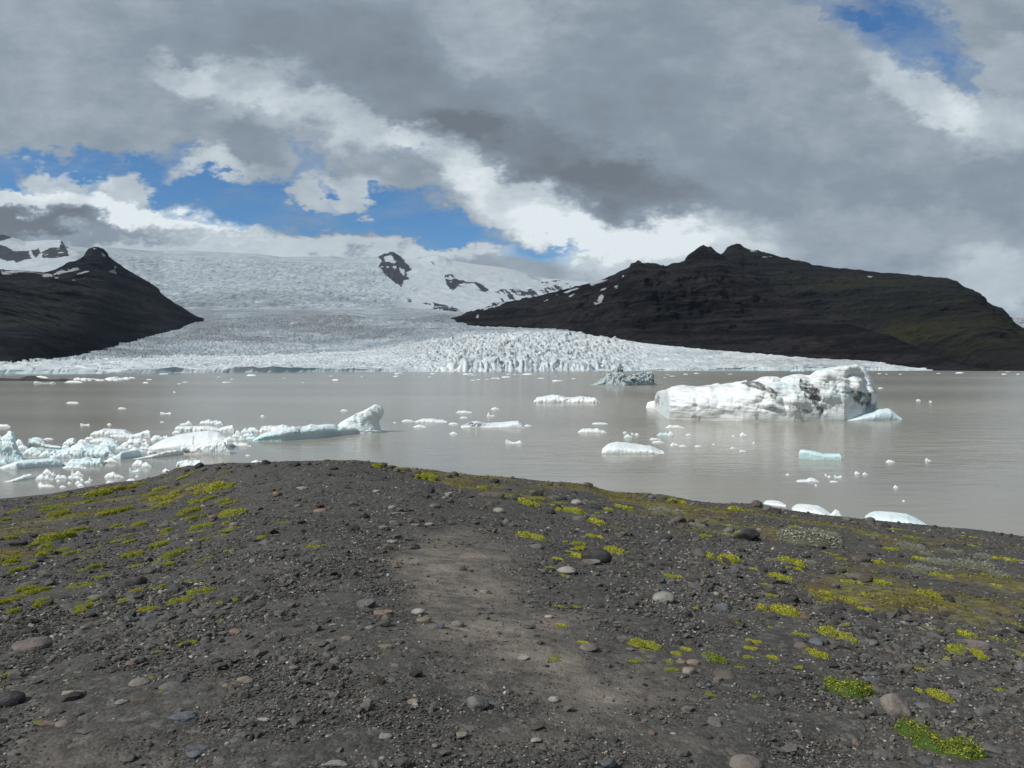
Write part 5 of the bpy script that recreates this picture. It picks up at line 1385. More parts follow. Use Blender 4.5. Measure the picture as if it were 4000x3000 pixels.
# x0 x1 y0 y1 colour shape
ROCKS = """
3440 3557 2702 2802 m angular|3755 3858 2485 2538 m slab|3965 4020 2577 2625 g round|3370 3434 2493 2524 g slab|3160 3220 2489 2524 u angular|3100 3165 2500 2540 b round|3190 3252 2369 2398 d angular|3225 3276 2414 2444 b angular
3505 3550 2367 2401 d round|3433 3462 2826 2841 d round|3576 3640 2740 2772 g slab|3700 3770 2695 2720 g slab|3808 3886 2757 2802 g slab|3650 3724 2978 3008 g slab|3370 3440 2618 2640 g slab|3370 3450 2640 2670 u slab|3330 3372 2606 2635 b angular|3540 3590 2695 2722 d slab
3310 3408 2227 2272 b round|3312 3350 2252 2271 d round|3225 3270 2221 2243 d angular|3270 3308 2217 2243 d angular|3325 3396 2167 2196 b slab|3362 3400 2195 2210 g slab|3672 3726 2313 2353 d round|3465 3491 2291 2315 b round|3556 3584 2280 2299 d round|3247 3279 2275 2299 b angular|3298 3324 2234 2253 g round
3850 3906 2408 2446 b round|3912 3946 2453 2476 d round|3080 3110 2203 2222 d angular|3035 3076 2218 2240 d angular|3045 3064 2235 2250 d round|3116 3146 2237 2252 b round|3132 3168 2164 2182 d slab|3255 3300 2360 2384 d slab|3050 3100 2328 2364 d round|3325 3400 2378 2404 d slab|3380 3410 2358 2376 g round|3640 3690 2545 2580 b angular
2265 2388 2129 2197 d round|2270 2346 2180 2206 m slab|2173 2253 2206 2241 p round|2547 2637 2300 2354 p round|2864 2968 2050 2113 d angular|2819 2872 2055 2086 g angular|2698 2768 2139 2177 b angular|2060 2119 1907 1941 b slab|1998 2040 1929 1956 d angular|2231 2276 1946 1971 p round|2314 2366 1969 1991 d angular|2234 2288 2012 2033 g slab|2132 2171 1985 2009 d round|2160 2193 1969 1985 d round
2583 2627 2084 2108 d round|2559 2582 2094 2110 g round|2580 2612 2102 2118 g round|2620 2684 2012 2041 b angular|2684 2712 2024 2044 d angular|2712 2744 2030 2050 g round|2740 2770 2034 2056 d angular|2066 2131 2121 2144 g slab|2522 2556 2194 2216 d angular|2397 2437 2078 2097 b angular|2958 3000 2207 2236 d round|2480 2510 2150 2172 d angular|2860 2896 2190 2212 d angular|2110 2136 2190 2206 g round|2015 2040 2068 2082 d angular
1477 1516 1802 1821 b angular|1530 1550 1818 1831 d angular|1580 1606 1827 1841 d angular|1604 1633 1826 1839 g angular|1708 1769 1843 1868 b angular|1668 1701 1899 1926 d angular|1738 1768 1917 1940 p angular|1862 1966 1916 1946 b slab|1276 1290 1797 1802 b round|1175 1197 1799 1808 d round|1262 1292 1793 1803 b slab|1315 1342 1797 1806 b slab|1367 1384 1800 1808 b round|1400 1418 1803 1811 d round
1401 1441 1999 2028 d angular|1354 1412 2047 2071 d angular|1517 1573 2030 2051 g slab|1477 1524 2050 2069 g slab|1516 1548 1972 1988 p round|1543 1580 1981 1998 g angular|1676 1723 1964 1983 g round|1925 1974 1979 2001 p slab|1928 1966 2035 2053 d slab|1964 1999 2022 2048 g round|1512 1554 2108 2121 p slab|1213 1276 2105 2132 b angular|1393 1470 2336 2378 g angular|1607 1662 2372 2401 p round|1628 1688 2407 2436 t slab|1762 1814 2418 2450 m round
1701 1738 2424 2456 u angular|1453 1532 2381 2403 r slab|1490 1528 2402 2428 t angular|1873 1922 2299 2319 t slab|1780 1824 2209 2228 b slab|1824 1862 2111 2121 g slab|1058 1100 1920 1941 r slab|1228 1281 1984 2001 r slab|1160 1211 1899 1911 p slab|1010 1064 2106 2129 g round|1438 1472 2178 2191 g slab|1518 1564 2001 2010 t slab|1580 1618 1918 1930 g slab|1455 1488 1912 1922 p slab|1150 1180 1967 1982 g round|1596 1638 2045 2054 r slab|1655 1692 2040 2052 t slab|1285 1322 1822 1836 d round
1053 1100 2460 2480 u angular|1815 1906 2710 2778 g angular|1404 1452 2744 2776 m slab|1415 1450 2725 2744 t slab|1290 1338 2566 2592 m slab|1125 1169 2594 2623 m angular|1257 1357 2965 2992 p slab|1773 1830 2854 2883 t slab|1478 1532 2864 2890 p slab|1270 1309 2494 2513 t slab|1332 1376 2482 2505 t angular|1475 1534 2512 2540 t slab|1526 1559 2589 2609 m angular|1004 1056 2799 2816 p slab|1585 1635 2728 2750 t angular|1610 1636 2742 2760 p angular|1278 1312 2435 2446 p slab|1420 1466 2442 2458 t slab|1528 1570 2452 2462 g slab|1270 1290 2868 2882 p round|1480 1506 2952 2968 p round|1686 1712 2902 2920 p round
2264 2341 2512 2543 m round|2336 2420 2949 3012 u angular|2846 2980 2938 3022 m round|2640 2681 2574 2593 r round|2683 2742 2572 2601 r slab|2660 2718 2600 2634 t angular|2773 2876 2596 2652 b angular|2024 2069 2558 2579 p round|2141 2186 2715 2742 p round|2070 2114 2877 2901 p angular|2616 2644 2857 2873 p round|2041 2087 2436 2457 b round|2126 2160 2399 2414 p round|2778 2846 2355 2387 u slab|2786 2826 2640 2664 m slab|2720 2745 2665 2682 g round|2760 2782 2664 2682 u round|2745 2772 2712 2728 b round|2615 2660 2540 2553 g slab|2446 2480 2528 2542 g slab|2036 2090 2362 2372 g slab
57 196 2488 2542 m round|-20 93 2686 2760 d round|504 592 2640 2681 m round|622 708 2662 2697 g round|511 606 2697 2744 b round|449 500 2731 2757 p slab|236 323 2691 2721 t slab|486 531 2582 2603 r angular|136 256 2807 2840 r slab|214 282 2807 2842 m round|655 770 2778 2828 u slab|923 992 2641 2666 t slab|893 942 2457 2476 r slab|554 623 2398 2425 u slab|778 837 2351 2374 b slab|328 378 2391 2416 d angular|402 432 2387 2404 t round|312 336 2442 2461 t round|238 281 2458 2477 u slab|723 812 2903 2931 u slab|734 797 2928 2962 u angular|463 532 2948 2978 g angular|924 972 2690 2728 g slab|865 900 2668 2688 t angular|340 400 2318 2345 g slab|505 550 2944 2962 u slab|940 985 2856 2880 g slab|875 900 2896 2914 p angular|700 725 2630 2644 p round
138 170 2176 2198 d angular|117 152 2198 2220 d round|512 582 2244 2287 d angular|371 412 1878 1893 d angular|593 648 2195 2217 g slab|618 661 2045 2062 g slab|813 852 2008 2034 r slab|893 932 2038 2060 t slab|298 342 2031 2048 b slab|121 150 2081 2100 d round|38 106 2108 2132 d slab|83 132 2273 2294 g slab|378 408 2281 2295 g slab|684 702 1883 1896 d round|860 884 1808 1818 d slab|955 980 1812 1824 d round|210 250 2105 2126 d angular|330 360 2066 2082 d round|465 500 2235 2252 d angular|180 216 2155 2172 d round|0 40 2240 2258 d slab|540 575 1970 1984 b slab|300 320 1890 1900 d round|262 284 1918 1928 d round|100 126 1938 1952 b round
"""


def gpoint(px, py):
    return ground_hit(px, py)


def build_rocks():
    out = []
    k = 0
    for row in ROCKS.strip().splitlines():
        for item in row.split('|'):
            a = item.split()
            x0, x1, y0, y1 = map(float, a[:4])
            col, shape = a[4], a[5]
            px = 0.5 * (x0 + x1)
            b = gpoint(px, min(y1, 3040))
            r = np.random.default_rng(4000 + k)
            k += 1
            if b is None:
                continue
            d = b[1]
            W = (x1 - x0) / F * d
            hv = (y1 - y0) / F * d
            dep = (CZ - b[2]) / d
            D = W * (0.85 if shape == 'round' else 0.75)
            H = max((hv - 0.62 * D * dep) * 1.0, 0.22 * W if shape != 'slab' else 0.12 * W)
            if hv < D * dep:
                D = max(0.35 * W, 0.7 * hv / dep)
            q, f = rock_shape(shape, 4 if (x1 - x0) > 75 else 3 if (x1 - x0) > 38 else 2, r)
            z = q[:, 2] * H * 0.68
            v = np.stack([q[:, 0] * W / 2, q[:, 1] * D / 2, z], -1)
            me = new_mesh("stone", v, [f], M_ROCK[col], shape == 'round' or (x1 - x0) > 38)
            cx, cy = b[0] * (1 + 0.40 * D / d), b[1] + 0.40 * D
            o = link("boulder" if (x1 - x0) > 90 else "stone", me, loc=(cx, cy, max(float(ground_z(cx, cy)), b[2] - 0.1 * H) + 0.30 * H), cat='boulder' if (x1 - x0) > 90 else 'stone', group="stones lying on the gravel mound")
            w = x1 - x0
            size = 'large' if w > 100 else 'big' if w > 70 else 'small' if w < 38 else 'mid sized'
            THINGS.append((o, 'stone', "%s %s %s %s" % (size, ROCKNAME[col], SHAPENAME[shape], 'boulder' if w > 90 else 'stone'), px, 0.5 * (y0 + y1)))
    # smaller loose stones, built from a few shapes
    r = np.random.default_rng(77)
    protos = {}
    for col in 'gdpbu':
        for j in range(2):
            q, f = rock_shape(('round', 'angular')[j], 2, r)
            protos[col, j] = new_mesh("stone", q * np.array([0.5, 0.42, 0.3]), [f], M_ROCK[col], j == 0)
    for _ in range(46):      # stones that break the line of the crest
        px = r.uniform(720, 3960)
        p = gpoint(px, float(interp(EDGE, px)) + r.uniform(5, 26))
        if p is None:
            continue
        col = r.choice(list('ddgbb'))
        s = p[1] / F * r.uniform(16, 46)
        o = link("stone", protos[col, int(r.integers(2))], loc=(p[0], p[1], p[2] + 0.10 * s), cat='stone', group="stones along the crest of the mound",
                 label="small %s stone on the crest of the mound against the water" % ROCKNAME[col])
        o.scale = (s, s, s * r.uniform(0.8, 1.4))
        o.rotation_euler = (r.normal() * 0.15, r.normal() * 0.15, r.random() * 6.28)
    zones = [((2250, 3990), (1990, 2700), 40), ((20, 1000), (1960, 2500), 24), ((100, 2900), (2400, 2980), 8), ((1500, 2500), (1860, 2150), 10), ((3000, 3990), (2600, 2990), 22)]
    for (xa, xb), (ya, yb), cnt in zones:
        made = 0
        while made < cnt:
            px, py = r.uniform(xa, xb), r.uniform(ya, yb)
            p = gpoint(px, py)
            if p is None or p[2] < 0.2:
                continue
            made += 1
            right = xa > 2200
            col = r.choice(list('ddgbdgu' if right else 'ddgbgpu'))
            s = p[1] / F * r.uniform(18, 34)
            o = link("stone", protos[col, int(r.integers(2))], loc=(p[0], p[1], p[2] + 0.06 * s), cat='stone', group="small loose stones among the gravel",
                     label="small %s loose stone half sunk in the gravel" % ROCKNAME[col])
            o.scale = (s, s, s * r.uniform(0.8, 1.2))
            o.rotation_euler = (r.normal() * 0.15, r.normal() * 0.15, r.random() * 6.28)


build_rocks()


def build_gravel():
    r = np.random.default_rng(5)
    N = 375000
    az = np.where(r.random(N) < 0.9, r.uniform(-0.68, 0.68, N), np.sign(r.random(N) - 0.5) * r.uniform(0.68, 1.0, N))
    rr = 2.2 * (48 / 2.2) ** (r.random(N) ** 1.12)
    Re = np.interp(az, EP[:, 0], EP[:, 1])
    ok = rr < Re * 1.02
    az, rr = az[ok], rr[ok]
    x, y = rr * np.sin(az), rr * np.cos(az)
    z = ground_z(x, y)
    ok = z > -0.05
    x, y, z, rr = x[ok], y[ok], z[ok], rr[ok]
    ol, pa = ground_masks(x, y, z)
    patch = fbm(x / 1.7, y / 1.7, octv=4, seed=601) * 0.5 + 0.5
    qx, qy = pix_of(np.stack([x, y, z], -1))
    coarse = np.exp(-(((qx - 620) / 520) ** 2 + ((qy - 2420) / 190) ** 2)) + 0.8 * np.exp(-(((qx - 2750) / 420) ** 2 + ((qy - 2250) / 190) ** 2)) + 0.7 * smooth(3000, 3400, qx) * smooth(2200, 2500, qy) + 0.5 * np.exp(-(((qx - 1250) / 280) ** 2 + ((qy - 2600) / 200) ** 2))
    dens = np.clip(0.40 + 0.9 * (patch - 0.45) + 0.55 * coarse - 0.95 * pa - 0.35 * ol, 0.05, 1)
    ok = r.random(len(x)) < dens
    x, y, z, rr, coarse, qx = x[ok], y[ok], z[ok], rr[ok], coarse[ok], qx[ok]
    n = len(x)
    smin = np.minimum(0.0020 * rr, 0.0105 + 0.0005 * rr)
    s = smin * (1 - r.random(n)) ** (-1 / 3.1)
    s = np.minimum(s * (1 + 0.45 * coarse), 0.015 * rr + 0.02)
    s = np.minimum(s, 0.16)
    tmpl = []
    for k in range(14):
        q, f = rock_shape(('angular', 'slab', 'angular', 'round')[k % 4], 1, r)
        tmpl.append(q * np.array([0.5, 0.5, 0.5]))
    f = ICO[1][1]
    T = np.array(tmpl)
    which = r.integers(0, 14, n)
    ang = r.random(n) * 6.283
    tilt = r.normal(size=(n, 2)) * 0.25
    sx = s * r.uniform(0.8, 1.35, n); sy = s * r.uniform(0.6, 1.0, n); sz = s * r.uniform(0.30, 0.75, n)
    v = T[which] * np.stack([sx, sy, sz], -1)[:, None, :]
    ca, sa = np.cos(ang)[:, None], np.sin(ang)[:, None]
    X = v[..., 0] * ca - v[..., 1] * sa; Y = v[..., 0] * sa + v[..., 1] * ca
    Z = v[..., 2] + X * tilt[:, :1] + Y * tilt[:, 1:]
    V = np.stack([X + x[:, None], Y + y[:, None], Z + (z + 0.22 * sz)[:, None]], -1)
    nv = V.shape[1]
    FF = (f[None] + (np.arange(n) * nv)[:, None, None]).reshape(-1, 3)
    tone = np.clip(r.beta(1.3, 4.2, n) + 0.04, 0, 1)
    tone = np.where(r.random(n) < 0.045, r.uniform(0.6, 1.0, n), tone)
    tone = np.where(s > 0.006 * rr, np.minimum(tone, 0.34), tone)
    hue = r.random(n)
    m, g, bs = material("loose_gravel")
    nn = g.noise(g.pos(), 60.0, 4.0, 0.6)
    c = g.ramp(g.attr('tone'), [(0.0, (0.026, 0.0255, 0.024)), (0.3, (0.092, 0.088, 0.081)), (0.6, (0.185, 0.178, 0.160)), (1.0, (0.44, 0.43, 0.38))])
    c = g.mix(g.maprange(g.attr('hue'), 0.90, 0.99, 0.0, 0.5), c, (0.16, 0.105, 0.078))
    c = g.mix(g.maprange(g.attr('hue'), 0.22, 0.05, 0.0, 0.4), c, (0.060, 0.068, 0.080))
    c = g.mix(g.maprange(nn, 0.55, 0.35, 0.0, 0.5), c, (0.022, 0.022, 0.022))
    g.l.new(c, bs.inputs['Base Color'])
    bs.inputs['Roughness'].default_value = 0.85
    bs.inputs['Specular IOR Level'].default_value = 0.2
    me = new_mesh("gravel", V.reshape(-1, 3), [FF], m, False, dict(tone=np.repeat(tone, nv), hue=np.repeat(hue, nv)))
    link("gravel", me, label="loose dark gravel and pebbles covering the moraine mound", cat='gravel', kind='stuff')


build_gravel()

# ------------------------------------------------------------------ low plants


def mat_leaf(name, dark, light, tip):
    m, g, bs = material(name)
    c = g.mix(g.attr('tone'), dark, light)
    c = g.mix(g.attr('tip'), c, tip)
    g.l.new(c, bs.inputs['Base Color'])
    bs.inputs['Roughness'].default_value = 0.7
    bs.inputs['Specular IOR Level'].default_value = 0.2
    # thin leaves let some light through
    tr = g.node('ShaderNodeBsdfTranslucent')
    g.l.new(c, tr.inputs['Color'])
    mx = g.node('ShaderNodeMixShader')
    mx.inputs[0].default_value = 0.3
    g.l.new(bs.outputs[0], mx.inputs[1]); g.l.new(tr.outputs[0], mx.inputs[2])
    g.l.new(mx.outputs[0], g.n['Material Output'].inputs[0])
    return m


M_MOSS = mat_leaf("yellow_green_leaf", (0.15, 0.175, 0.026), (0.37, 0.375, 0.042), (0.60, 0.55, 0.075))
M_MOSSG = mat_leaf("green_leaf", (0.060, 0.105, 0.020), (0.185, 0.235, 0.034), (0.46, 0.43, 0.065))
M_WILLOW = mat_leaf("silver_leaf", (0.12, 0.125, 0.09), (0.34, 0.35, 0.28), (0.52, 0.53, 0.45))
M_OLIVE = mat_leaf("olive_moss", (0.075, 0.066, 0.024), (0.23, 0.205, 0.046), (0.40, 0.37, 0.080))


def leaf_cloud(pos, nrm, size, r, aspect=0.55):
    """small pointed leaves (two triangles each) at points"""
    n = len(pos)
    d = nrm + r.normal(size=(n, 3)) * 0.55
    d /= np.linalg.norm(d, axis=1)[:, None]
    t = np.cross(d, r.normal(size=(n, 3))); t /= np.linalg.norm(t, axis=1)[:, None]
    w = np.cross(d, t)
    a = size[:, None]
    v = np.stack([pos - t * a * 0.5, pos + w * a * aspect * 0.5 + d * a * 0.12, pos + t * a * 0.5, pos - w * a * aspect * 0.5 + d * a * 0.12], 1)
    return v


def cushion_mesh(name, n, r, mat, height=0.30, leaf=0.07, lobes=5, tipf=0.25, aspect=0.6):
    """unit sized low cushion: spans -0.5..0.5 in x and y"""
    cs = np.stack([r.uniform(-0.30, 0.30, lobes), r.uniform(-0.26, 0.26, lobes)], -1)
    rad = r.uniform(0.10, 0.27, lobes)
    k = r.integers(0, lobes, n)
    a = r.random(n) * 6.283
    q = np.sqrt(r.random(n)) * (1 + 0.22 * np.sin(a * 3 + k) + 0.18 * np.sin(a * 7 + k * 2)) + np.abs(r.normal(size=n)) * 0.06
    x = cs[k, 0] + rad[k] * q * np.cos(a); y = cs[k, 1] + rad[k] * q * np.sin(a)
    hh = np.sqrt(np.clip(1 - q ** 2, 0, 1)) * height * (0.55 + 0.6 * rad[k] / 0.3)
    depth = r.random(n) ** 0.6
    z = hh * (0.35 + 0.65 * depth) * (1 + 0.25 * r.normal(size=n) * 0.5) + 0.015
    pos = np.stack([x, y, np.maximum(z, 0.01)], -1)
    nrm = np.stack([np.cos(a) * q * 0.8, np.sin(a) * q * 0.8, np.full(n, 0.8)], -1)
    size = leaf * r.uniform(0.6, 1.4, n)
    v = leaf_cloud(pos, nrm, size, r, aspect)
    tone = np.clip(0.5 + 0.32 * r.normal(size=n), 0, 1)
    tip = np.where((r.random(n) < tipf) & (depth > 0.45), r.uniform(0.4, 1.0, n), 0)
    # a solid cushion body below the leaves
    m = 20
    ang = np.linspace(0, 6.283, m, endpoint=False)
    bodies, bf, bt = [], [], []
    off = 0
    for i in range(lobes):
        rings = []
        for s, hz in ((1.0, -0.03), (0.9, 0.25), (0.6, 0.55), (0.25, 0.72)):
            rings.append(np.stack([cs[i, 0] + rad[i] * s * np.cos(ang), cs[i, 1] + rad[i] * s * np.sin(ang), np.full(m, hz * height * (0.55 + 0.6 * rad[i] / 0.3))], -1))
        b = np.concatenate(rings + [np.array([[cs[i, 0], cs[i, 1], 0.75 * height * (0.55 + 0.6 * rad[i] / 0.3)]])])
        bodies.append(b)
        bf.append(grid_faces(4, m, True) + off)
        c = np.arange(m)
        bt.append(np.stack([3 * m + c, 3 * m + (c + 1) % m, np.full(m, 4 * m)], -1) + off)
        off += len(b)
    B = np.concatenate(bodies)
    V = np.concatenate([B, v.reshape(-1, 3)])
    q4 = np.arange(n * 4).reshape(n, 4) + len(B)
    return new_mesh(name, V, [np.concatenate(bf + [q4]), np.concatenate(bt)], mat, False,
                    dict(tone=np.concatenate([np.zeros(len(B)), np.repeat(tone, 4)]), tip=np.concatenate([np.zeros(len(B)), np.repeat(tip, 4)])))


# x0 x1 y0 y1 kind (y yellow green cushion, g greener cushion, s sparse)
MOSS = """
3487 3812 2808 2978 g|3178 3458 2644 2742 g|3567 3727 2678 2748 y|3203 3367 2447 2517 y|3137 3273 2531 2589 y|2948 3130 2354 2418 y|3707 3877 2518 2585 y|2998 3127 2234 2287 y|3158 3262 2294 2345 y|3398 3474 2244 2302 y|3268 3322 2248 2292 y|3394 3472 2177 2217 y|3603 3702 2309 2358 y|3843 3922 2274 2302 y
3354 3408 2311 2334 y|3292 3358 2338 2367 y|3053 3147 2179 2217 y|3074 3122 2050 2070 y|3084 3118 2011 2025 y|3208 3277 2149 2172 s|3600 3702 2434 2472 s|3723 3804 2453 2500 y|3598 3735 2578 2642 s|3868 3992 2398 2452 s|3898 4010 2508 2562 s|3968 4020 2543 2578 y|3808 3962 2668 2712 s|3468 3502 2349 2363 y|3258 3300 2306 2330 s|3180 3240 2330 2368 s
2028 2142 2081 2117 y|2198 2227 2107 2124 y|2236 2292 2116 2132 y|2212 2287 2155 2187 y|2358 2457 2137 2174 y|2766 2890 2160 2213 y|2733 2782 2082 2104 y|2286 2352 2016 2054 y|2162 2284 1983 2012 y|2038 2102 1950 1982 y|2078 2132 1940 1960 y|2448 2477 1989 2004 y|2597 2632 2121 2139 s|2668 2742 2263 2292 s|2883 2947 2080 2107 y|2728 2757 2231 2246 s|2478 2502 2224 2234 s|2318 2352 1998 2012 y|2778 2802 1979 1990 y|2544 2582 2218 2232 s
1438 1502 1811 1830 y|1538 1592 1829 1843 y|1603 1652 1837 1849 y|1612 1712 1851 1880 y|1843 1917 1895 1921 y|1178 1278 2110 2147 s|1073 1137 2027 2052 s|1043 1092 2057 2077 s|998 1047 2083 2107 s|1332 1352 2063 2086 s
2460 2597 2501 2538 y|2636 2707 2521 2549 y|2708 2848 2544 2604 g|2910 2992 2493 2524 y|2903 2947 2556 2579 y|2750 2797 2691 2720 s|2933 2967 2707 2730 s|2698 2737 2367 2384 y
408 517 1979 2017 y|563 637 1974 1999 y|703 832 1971 2014 y|788 862 1927 1962 y|858 937 1952 1982 y|853 1002 1989 2022 y|850 917 2032 2057 y|643 747 2134 2184 y|758 827 2099 2122 y|578 647 2119 2152 y|618 677 2059 2084 y|488 537 2104 2124 y|338 414 2201 2224 y|238 332 2061 2087 y|123 217 2126 2152 y
188 292 2127 2162 s|343 412 2126 2152 s|298 377 2159 2182 s|363 452 2229 2262 s|88 207 2284 2333 y|-5 87 2324 2362 y|103 197 2334 2367 y|238 382 2269 2297 s|8 82 2179 2207 y|-5 62 2274 2300 s|58 112 2204 2234 y|-5 67 2092 2117 y|183 277 1994 2027 y|588 702 1934 1962 y|648 707 1911 1942 y|698 772 1824 1872 s|848 917 1821 1852 s|783 867 2267 2284 s|288 352 2009 2022 y|658 692 2027 2042 y
-5 67 2622 2647 y|698 778 2501 2524 y|568 642 2532 2552 s|828 877 2411 2432 s|238 322 2664 2688 s|168 232 2717 2744 s|528 587 2709 2740 y|603 652 2694 2714 y|98 167 2799 2830 s|578 627 2634 2652 s|460 500 2045 2062 s|40 90 2152 2168 y
"""
WILLOW = """
3018 3312 2092 2143|3518 3602 2128 2157|3598 3642 2153 2177|3133 3192 2184 2212|2993 3052 2176 2207|2528 2672 1993 2020|2688 2762 2043 2067|2278 2332 1950 1980|3536 3682 2216 2247|3608 3730 2188 2214|3730 3872 2202 2234|3383 3427 2083 2107|3798 3867 2158 2187|3868 3937 2238 2267|3248 3277 2076 2093|2138 2187 1935 1954|2310 2367 2016 2032|3700 3760 2150 2166
"""


def build_plants():
    r = np.random.default_rng(31)
    big = {'y': [cushion_mesh("moss_cushion", 2600, r, M_MOSS, 0.20, 0.038, 7, 0.45) for _ in range(3)], 'g': [cushion_mesh("moss_cushion", 3200, r, M_MOSSG, 0.24, 0.034, 8, 0.30) for _ in range(3)],
           's': [cushion_mesh("moss_cushion", 500, r, M_MOSS, 0.07, 0.045, 8, 0.3) for _ in range(3)]}
    small = {'y': [cushion_mesh("moss_cushion", 800, r, M_MOSS, 0.20, 0.065, 6, 0.45) for _ in range(4)], 's': [cushion_mesh("moss_cushion", 260, r, M_MOSS, 0.07, 0.06, 7, 0.3) for _ in range(4)]}
    small['g'] = small['y']
    wil = [cushion_mesh("willow", 3200, r, M_WILLOW, 0.24, 0.045, 10, 0.35, 0.42) for _ in range(3)]
    items = []
    for row in MOSS.strip().splitlines():
        for it in row.split('|'):
            a = it.split(); items.append((*map(float, a[:4]), a[4]))
    for row in WILLOW.strip().split('|'):
        items.append((*map(float, row.split()[:4]), 'w'))
    made = 0
    while made < 190:        # thin scattered patches between the mapped cushions
        qx, qy = (r.uniform(2150, 3990), r.uniform(1930, 2620)) if made < 90 else (r.uniform(10, 900), r.uniform(1860, 2400))
        p = ground_hit(qx, qy)
        if p is None:
            continue
        ol = ground_masks(np.array([p[0]]), np.array([p[1]]), np.array([p[2]]))[0][0]
        if ol < 0.3 and r.random() > 0.25:
            continue
        made += 1
        hw = r.uniform(20, 46) if qx > 1000 else r.uniform(26, 58)
        items.append((qx - hw, qx + hw, qy - hw * 0.32, qy + hw * 0.25, 'y' if r.random() < 0.45 else 's'))
    for i, (x0, x1, y0, y1, kd) in enumerate(items):
        px = 0.5 * (x0 + x1)
        pm = ground_hit(px, 0.5 * (y0 + y1) + 0.12 * (y1 - y0))
        if pm is None:
            pm = ground_hit(px, y1)
        if pm is None:
            continue
        W = (x1 - x0) / F * pm[1]
        pa, pb = ground_hit(px, y1), ground_hit(px, y0 + 0.2 * (y1 - y0))
        D = abs(pb[1] - pa[1]) if (pa is not None and pb is not None) else 0.7 * W
        D = float(np.clip(D, 0.35 * W, 1.5 * W))
        w = x1 - x0
        if kd == 'w':
            me = wil[i % 3]
        else:
            lib = big if w > 95 else small
            me = lib[kd][i % len(lib[kd])]
        o = link("willow_shrub" if kd == 'w' else "moss_cushion", me, loc=(pm[0], pm[1], float(ground_z(pm[0], pm[1]))), cat='shrub' if kd == 'w' else 'moss', group="silver leaved dwarf willows on the slope" if kd == 'w' else "moss cushions on the gravel")
        hs = min(W, D) * 0.9 if kd != 's' else W * 0.6
        o.scale = (W * 1.12, D * 1.1, hs)
        spin = 0.0
        if w > 62 and (px > 2000 or px < 1010):     # long cushions follow the fall of the slope
            q0, q1 = (ground_hit(x0, y0 + 0.25 * (y1 - y0)), ground_hit(x1, y1 - 0.05 * (y1 - y0))) if px > 2000 else (ground_hit(x0, y1 - 0.05 * (y1 - y0)), ground_hit(x1, y0 + 0.25 * (y1 - y0)))
            if q0 is not None and q1 is not None:
                dx, dy = q1[0] - q0[0], q1[1] - q0[1]
                L = math.hypot(dx, dy)
                if L < 2.6 * W:
                    spin = math.atan2(dy, dx)
                    wd = max(0.52 * L, min(0.6 * W, 0.7 * L))
                    o.scale = (L * 1.08, wd, min(wd, W) * (1.25 if kd != 's' else 0.8))
        # lie on the slope
        e = 0.25 * max(W, 0.3)
        nx = -(ground_z(pm[0] + e, pm[1]) - ground_z(pm[0] - e, pm[1])) / (2 * e); ny = -(ground_z(pm[0], pm[1] + e) - ground_z(pm[0], pm[1] - e)) / (2 * e)
        q = Vector((0, 0, 1)).rotation_difference(Vector((float(nx), float(ny), 1)).normalized())
        o.rotation_mode = 'QUATERNION'
        o.rotation_quaternion = q @ Matrix.Rotation(spin, 3, 'Z').to_quaternion()
        size = 'large' if w > 130 else 'mid sized' if w > 70 else 'small'
        desc = {'y': 'yellow green moss cushion', 'g': 'bright green leafy cushion dotted yellow', 's': 'sparse yellow green moss patch', 'w': 'silver leaved dwarf willow'}[kd]
        THINGS.append((o, 'plant', size + ' ' + desc, px, 0.5 * (y0 + y1)))
    # flat olive moss and dry stems in one carpet
    N = 330000
    az = r.uniform(-0.9, 0.9, N)
    rr = 4.0 * (48 / 4.0) ** (r.random(N))
    Re = np.interp(az, EP[:, 0], EP[:, 1])
    ok = rr < Re
    az, rr = az[ok], rr[ok]
    x, y = rr * np.sin(az), rr * np.cos(az)
    z = ground_z(x, y)
    ol, pa = ground_masks(x, y, z)
    tuft = fbm(x / 0.7, y / 0.7, octv=4, seed=701) * 0.5 + 0.5
    ok = (r.random(len(x)) < np.clip(ol * smooth(0.38, 0.58, tuft) * 0.9, 0, 1)) & (z > 0.15)
    x, y, z, rr, tuft = x[ok], y[ok], z[ok], rr[ok], tuft[ok]
    n = len(x)
    size = (0.016 + 0.0016 * rr) * r.uniform(0.6, 1.5, n)
    pos = np.stack([x, y, z + 0.03 + 0.03 * r.random(n)], -1)
    v = leaf_cloud(pos, np.tile([0, 0, 0.7], (n, 1)), size, r, 0.45)
    tone = np.clip(0.25 + 1.1 * (tuft - 0.4) + 0.25 * r.normal(size=n), 0, 1)
    tip = np.where(r.random(n) < 0.12, r.random(n), 0)
    me = new_mesh("moss", v.reshape(-1, 3), [np.arange(n * 4).reshape(n, 4)], M_OLIVE, False, dict(tone=np.repeat(tone, 4), tip=np.repeat(tip, 4)))
    link("moss", me, label="flat olive moss carpet creeping over the outer slopes of the mound", cat='moss', kind='stuff')


build_plants()

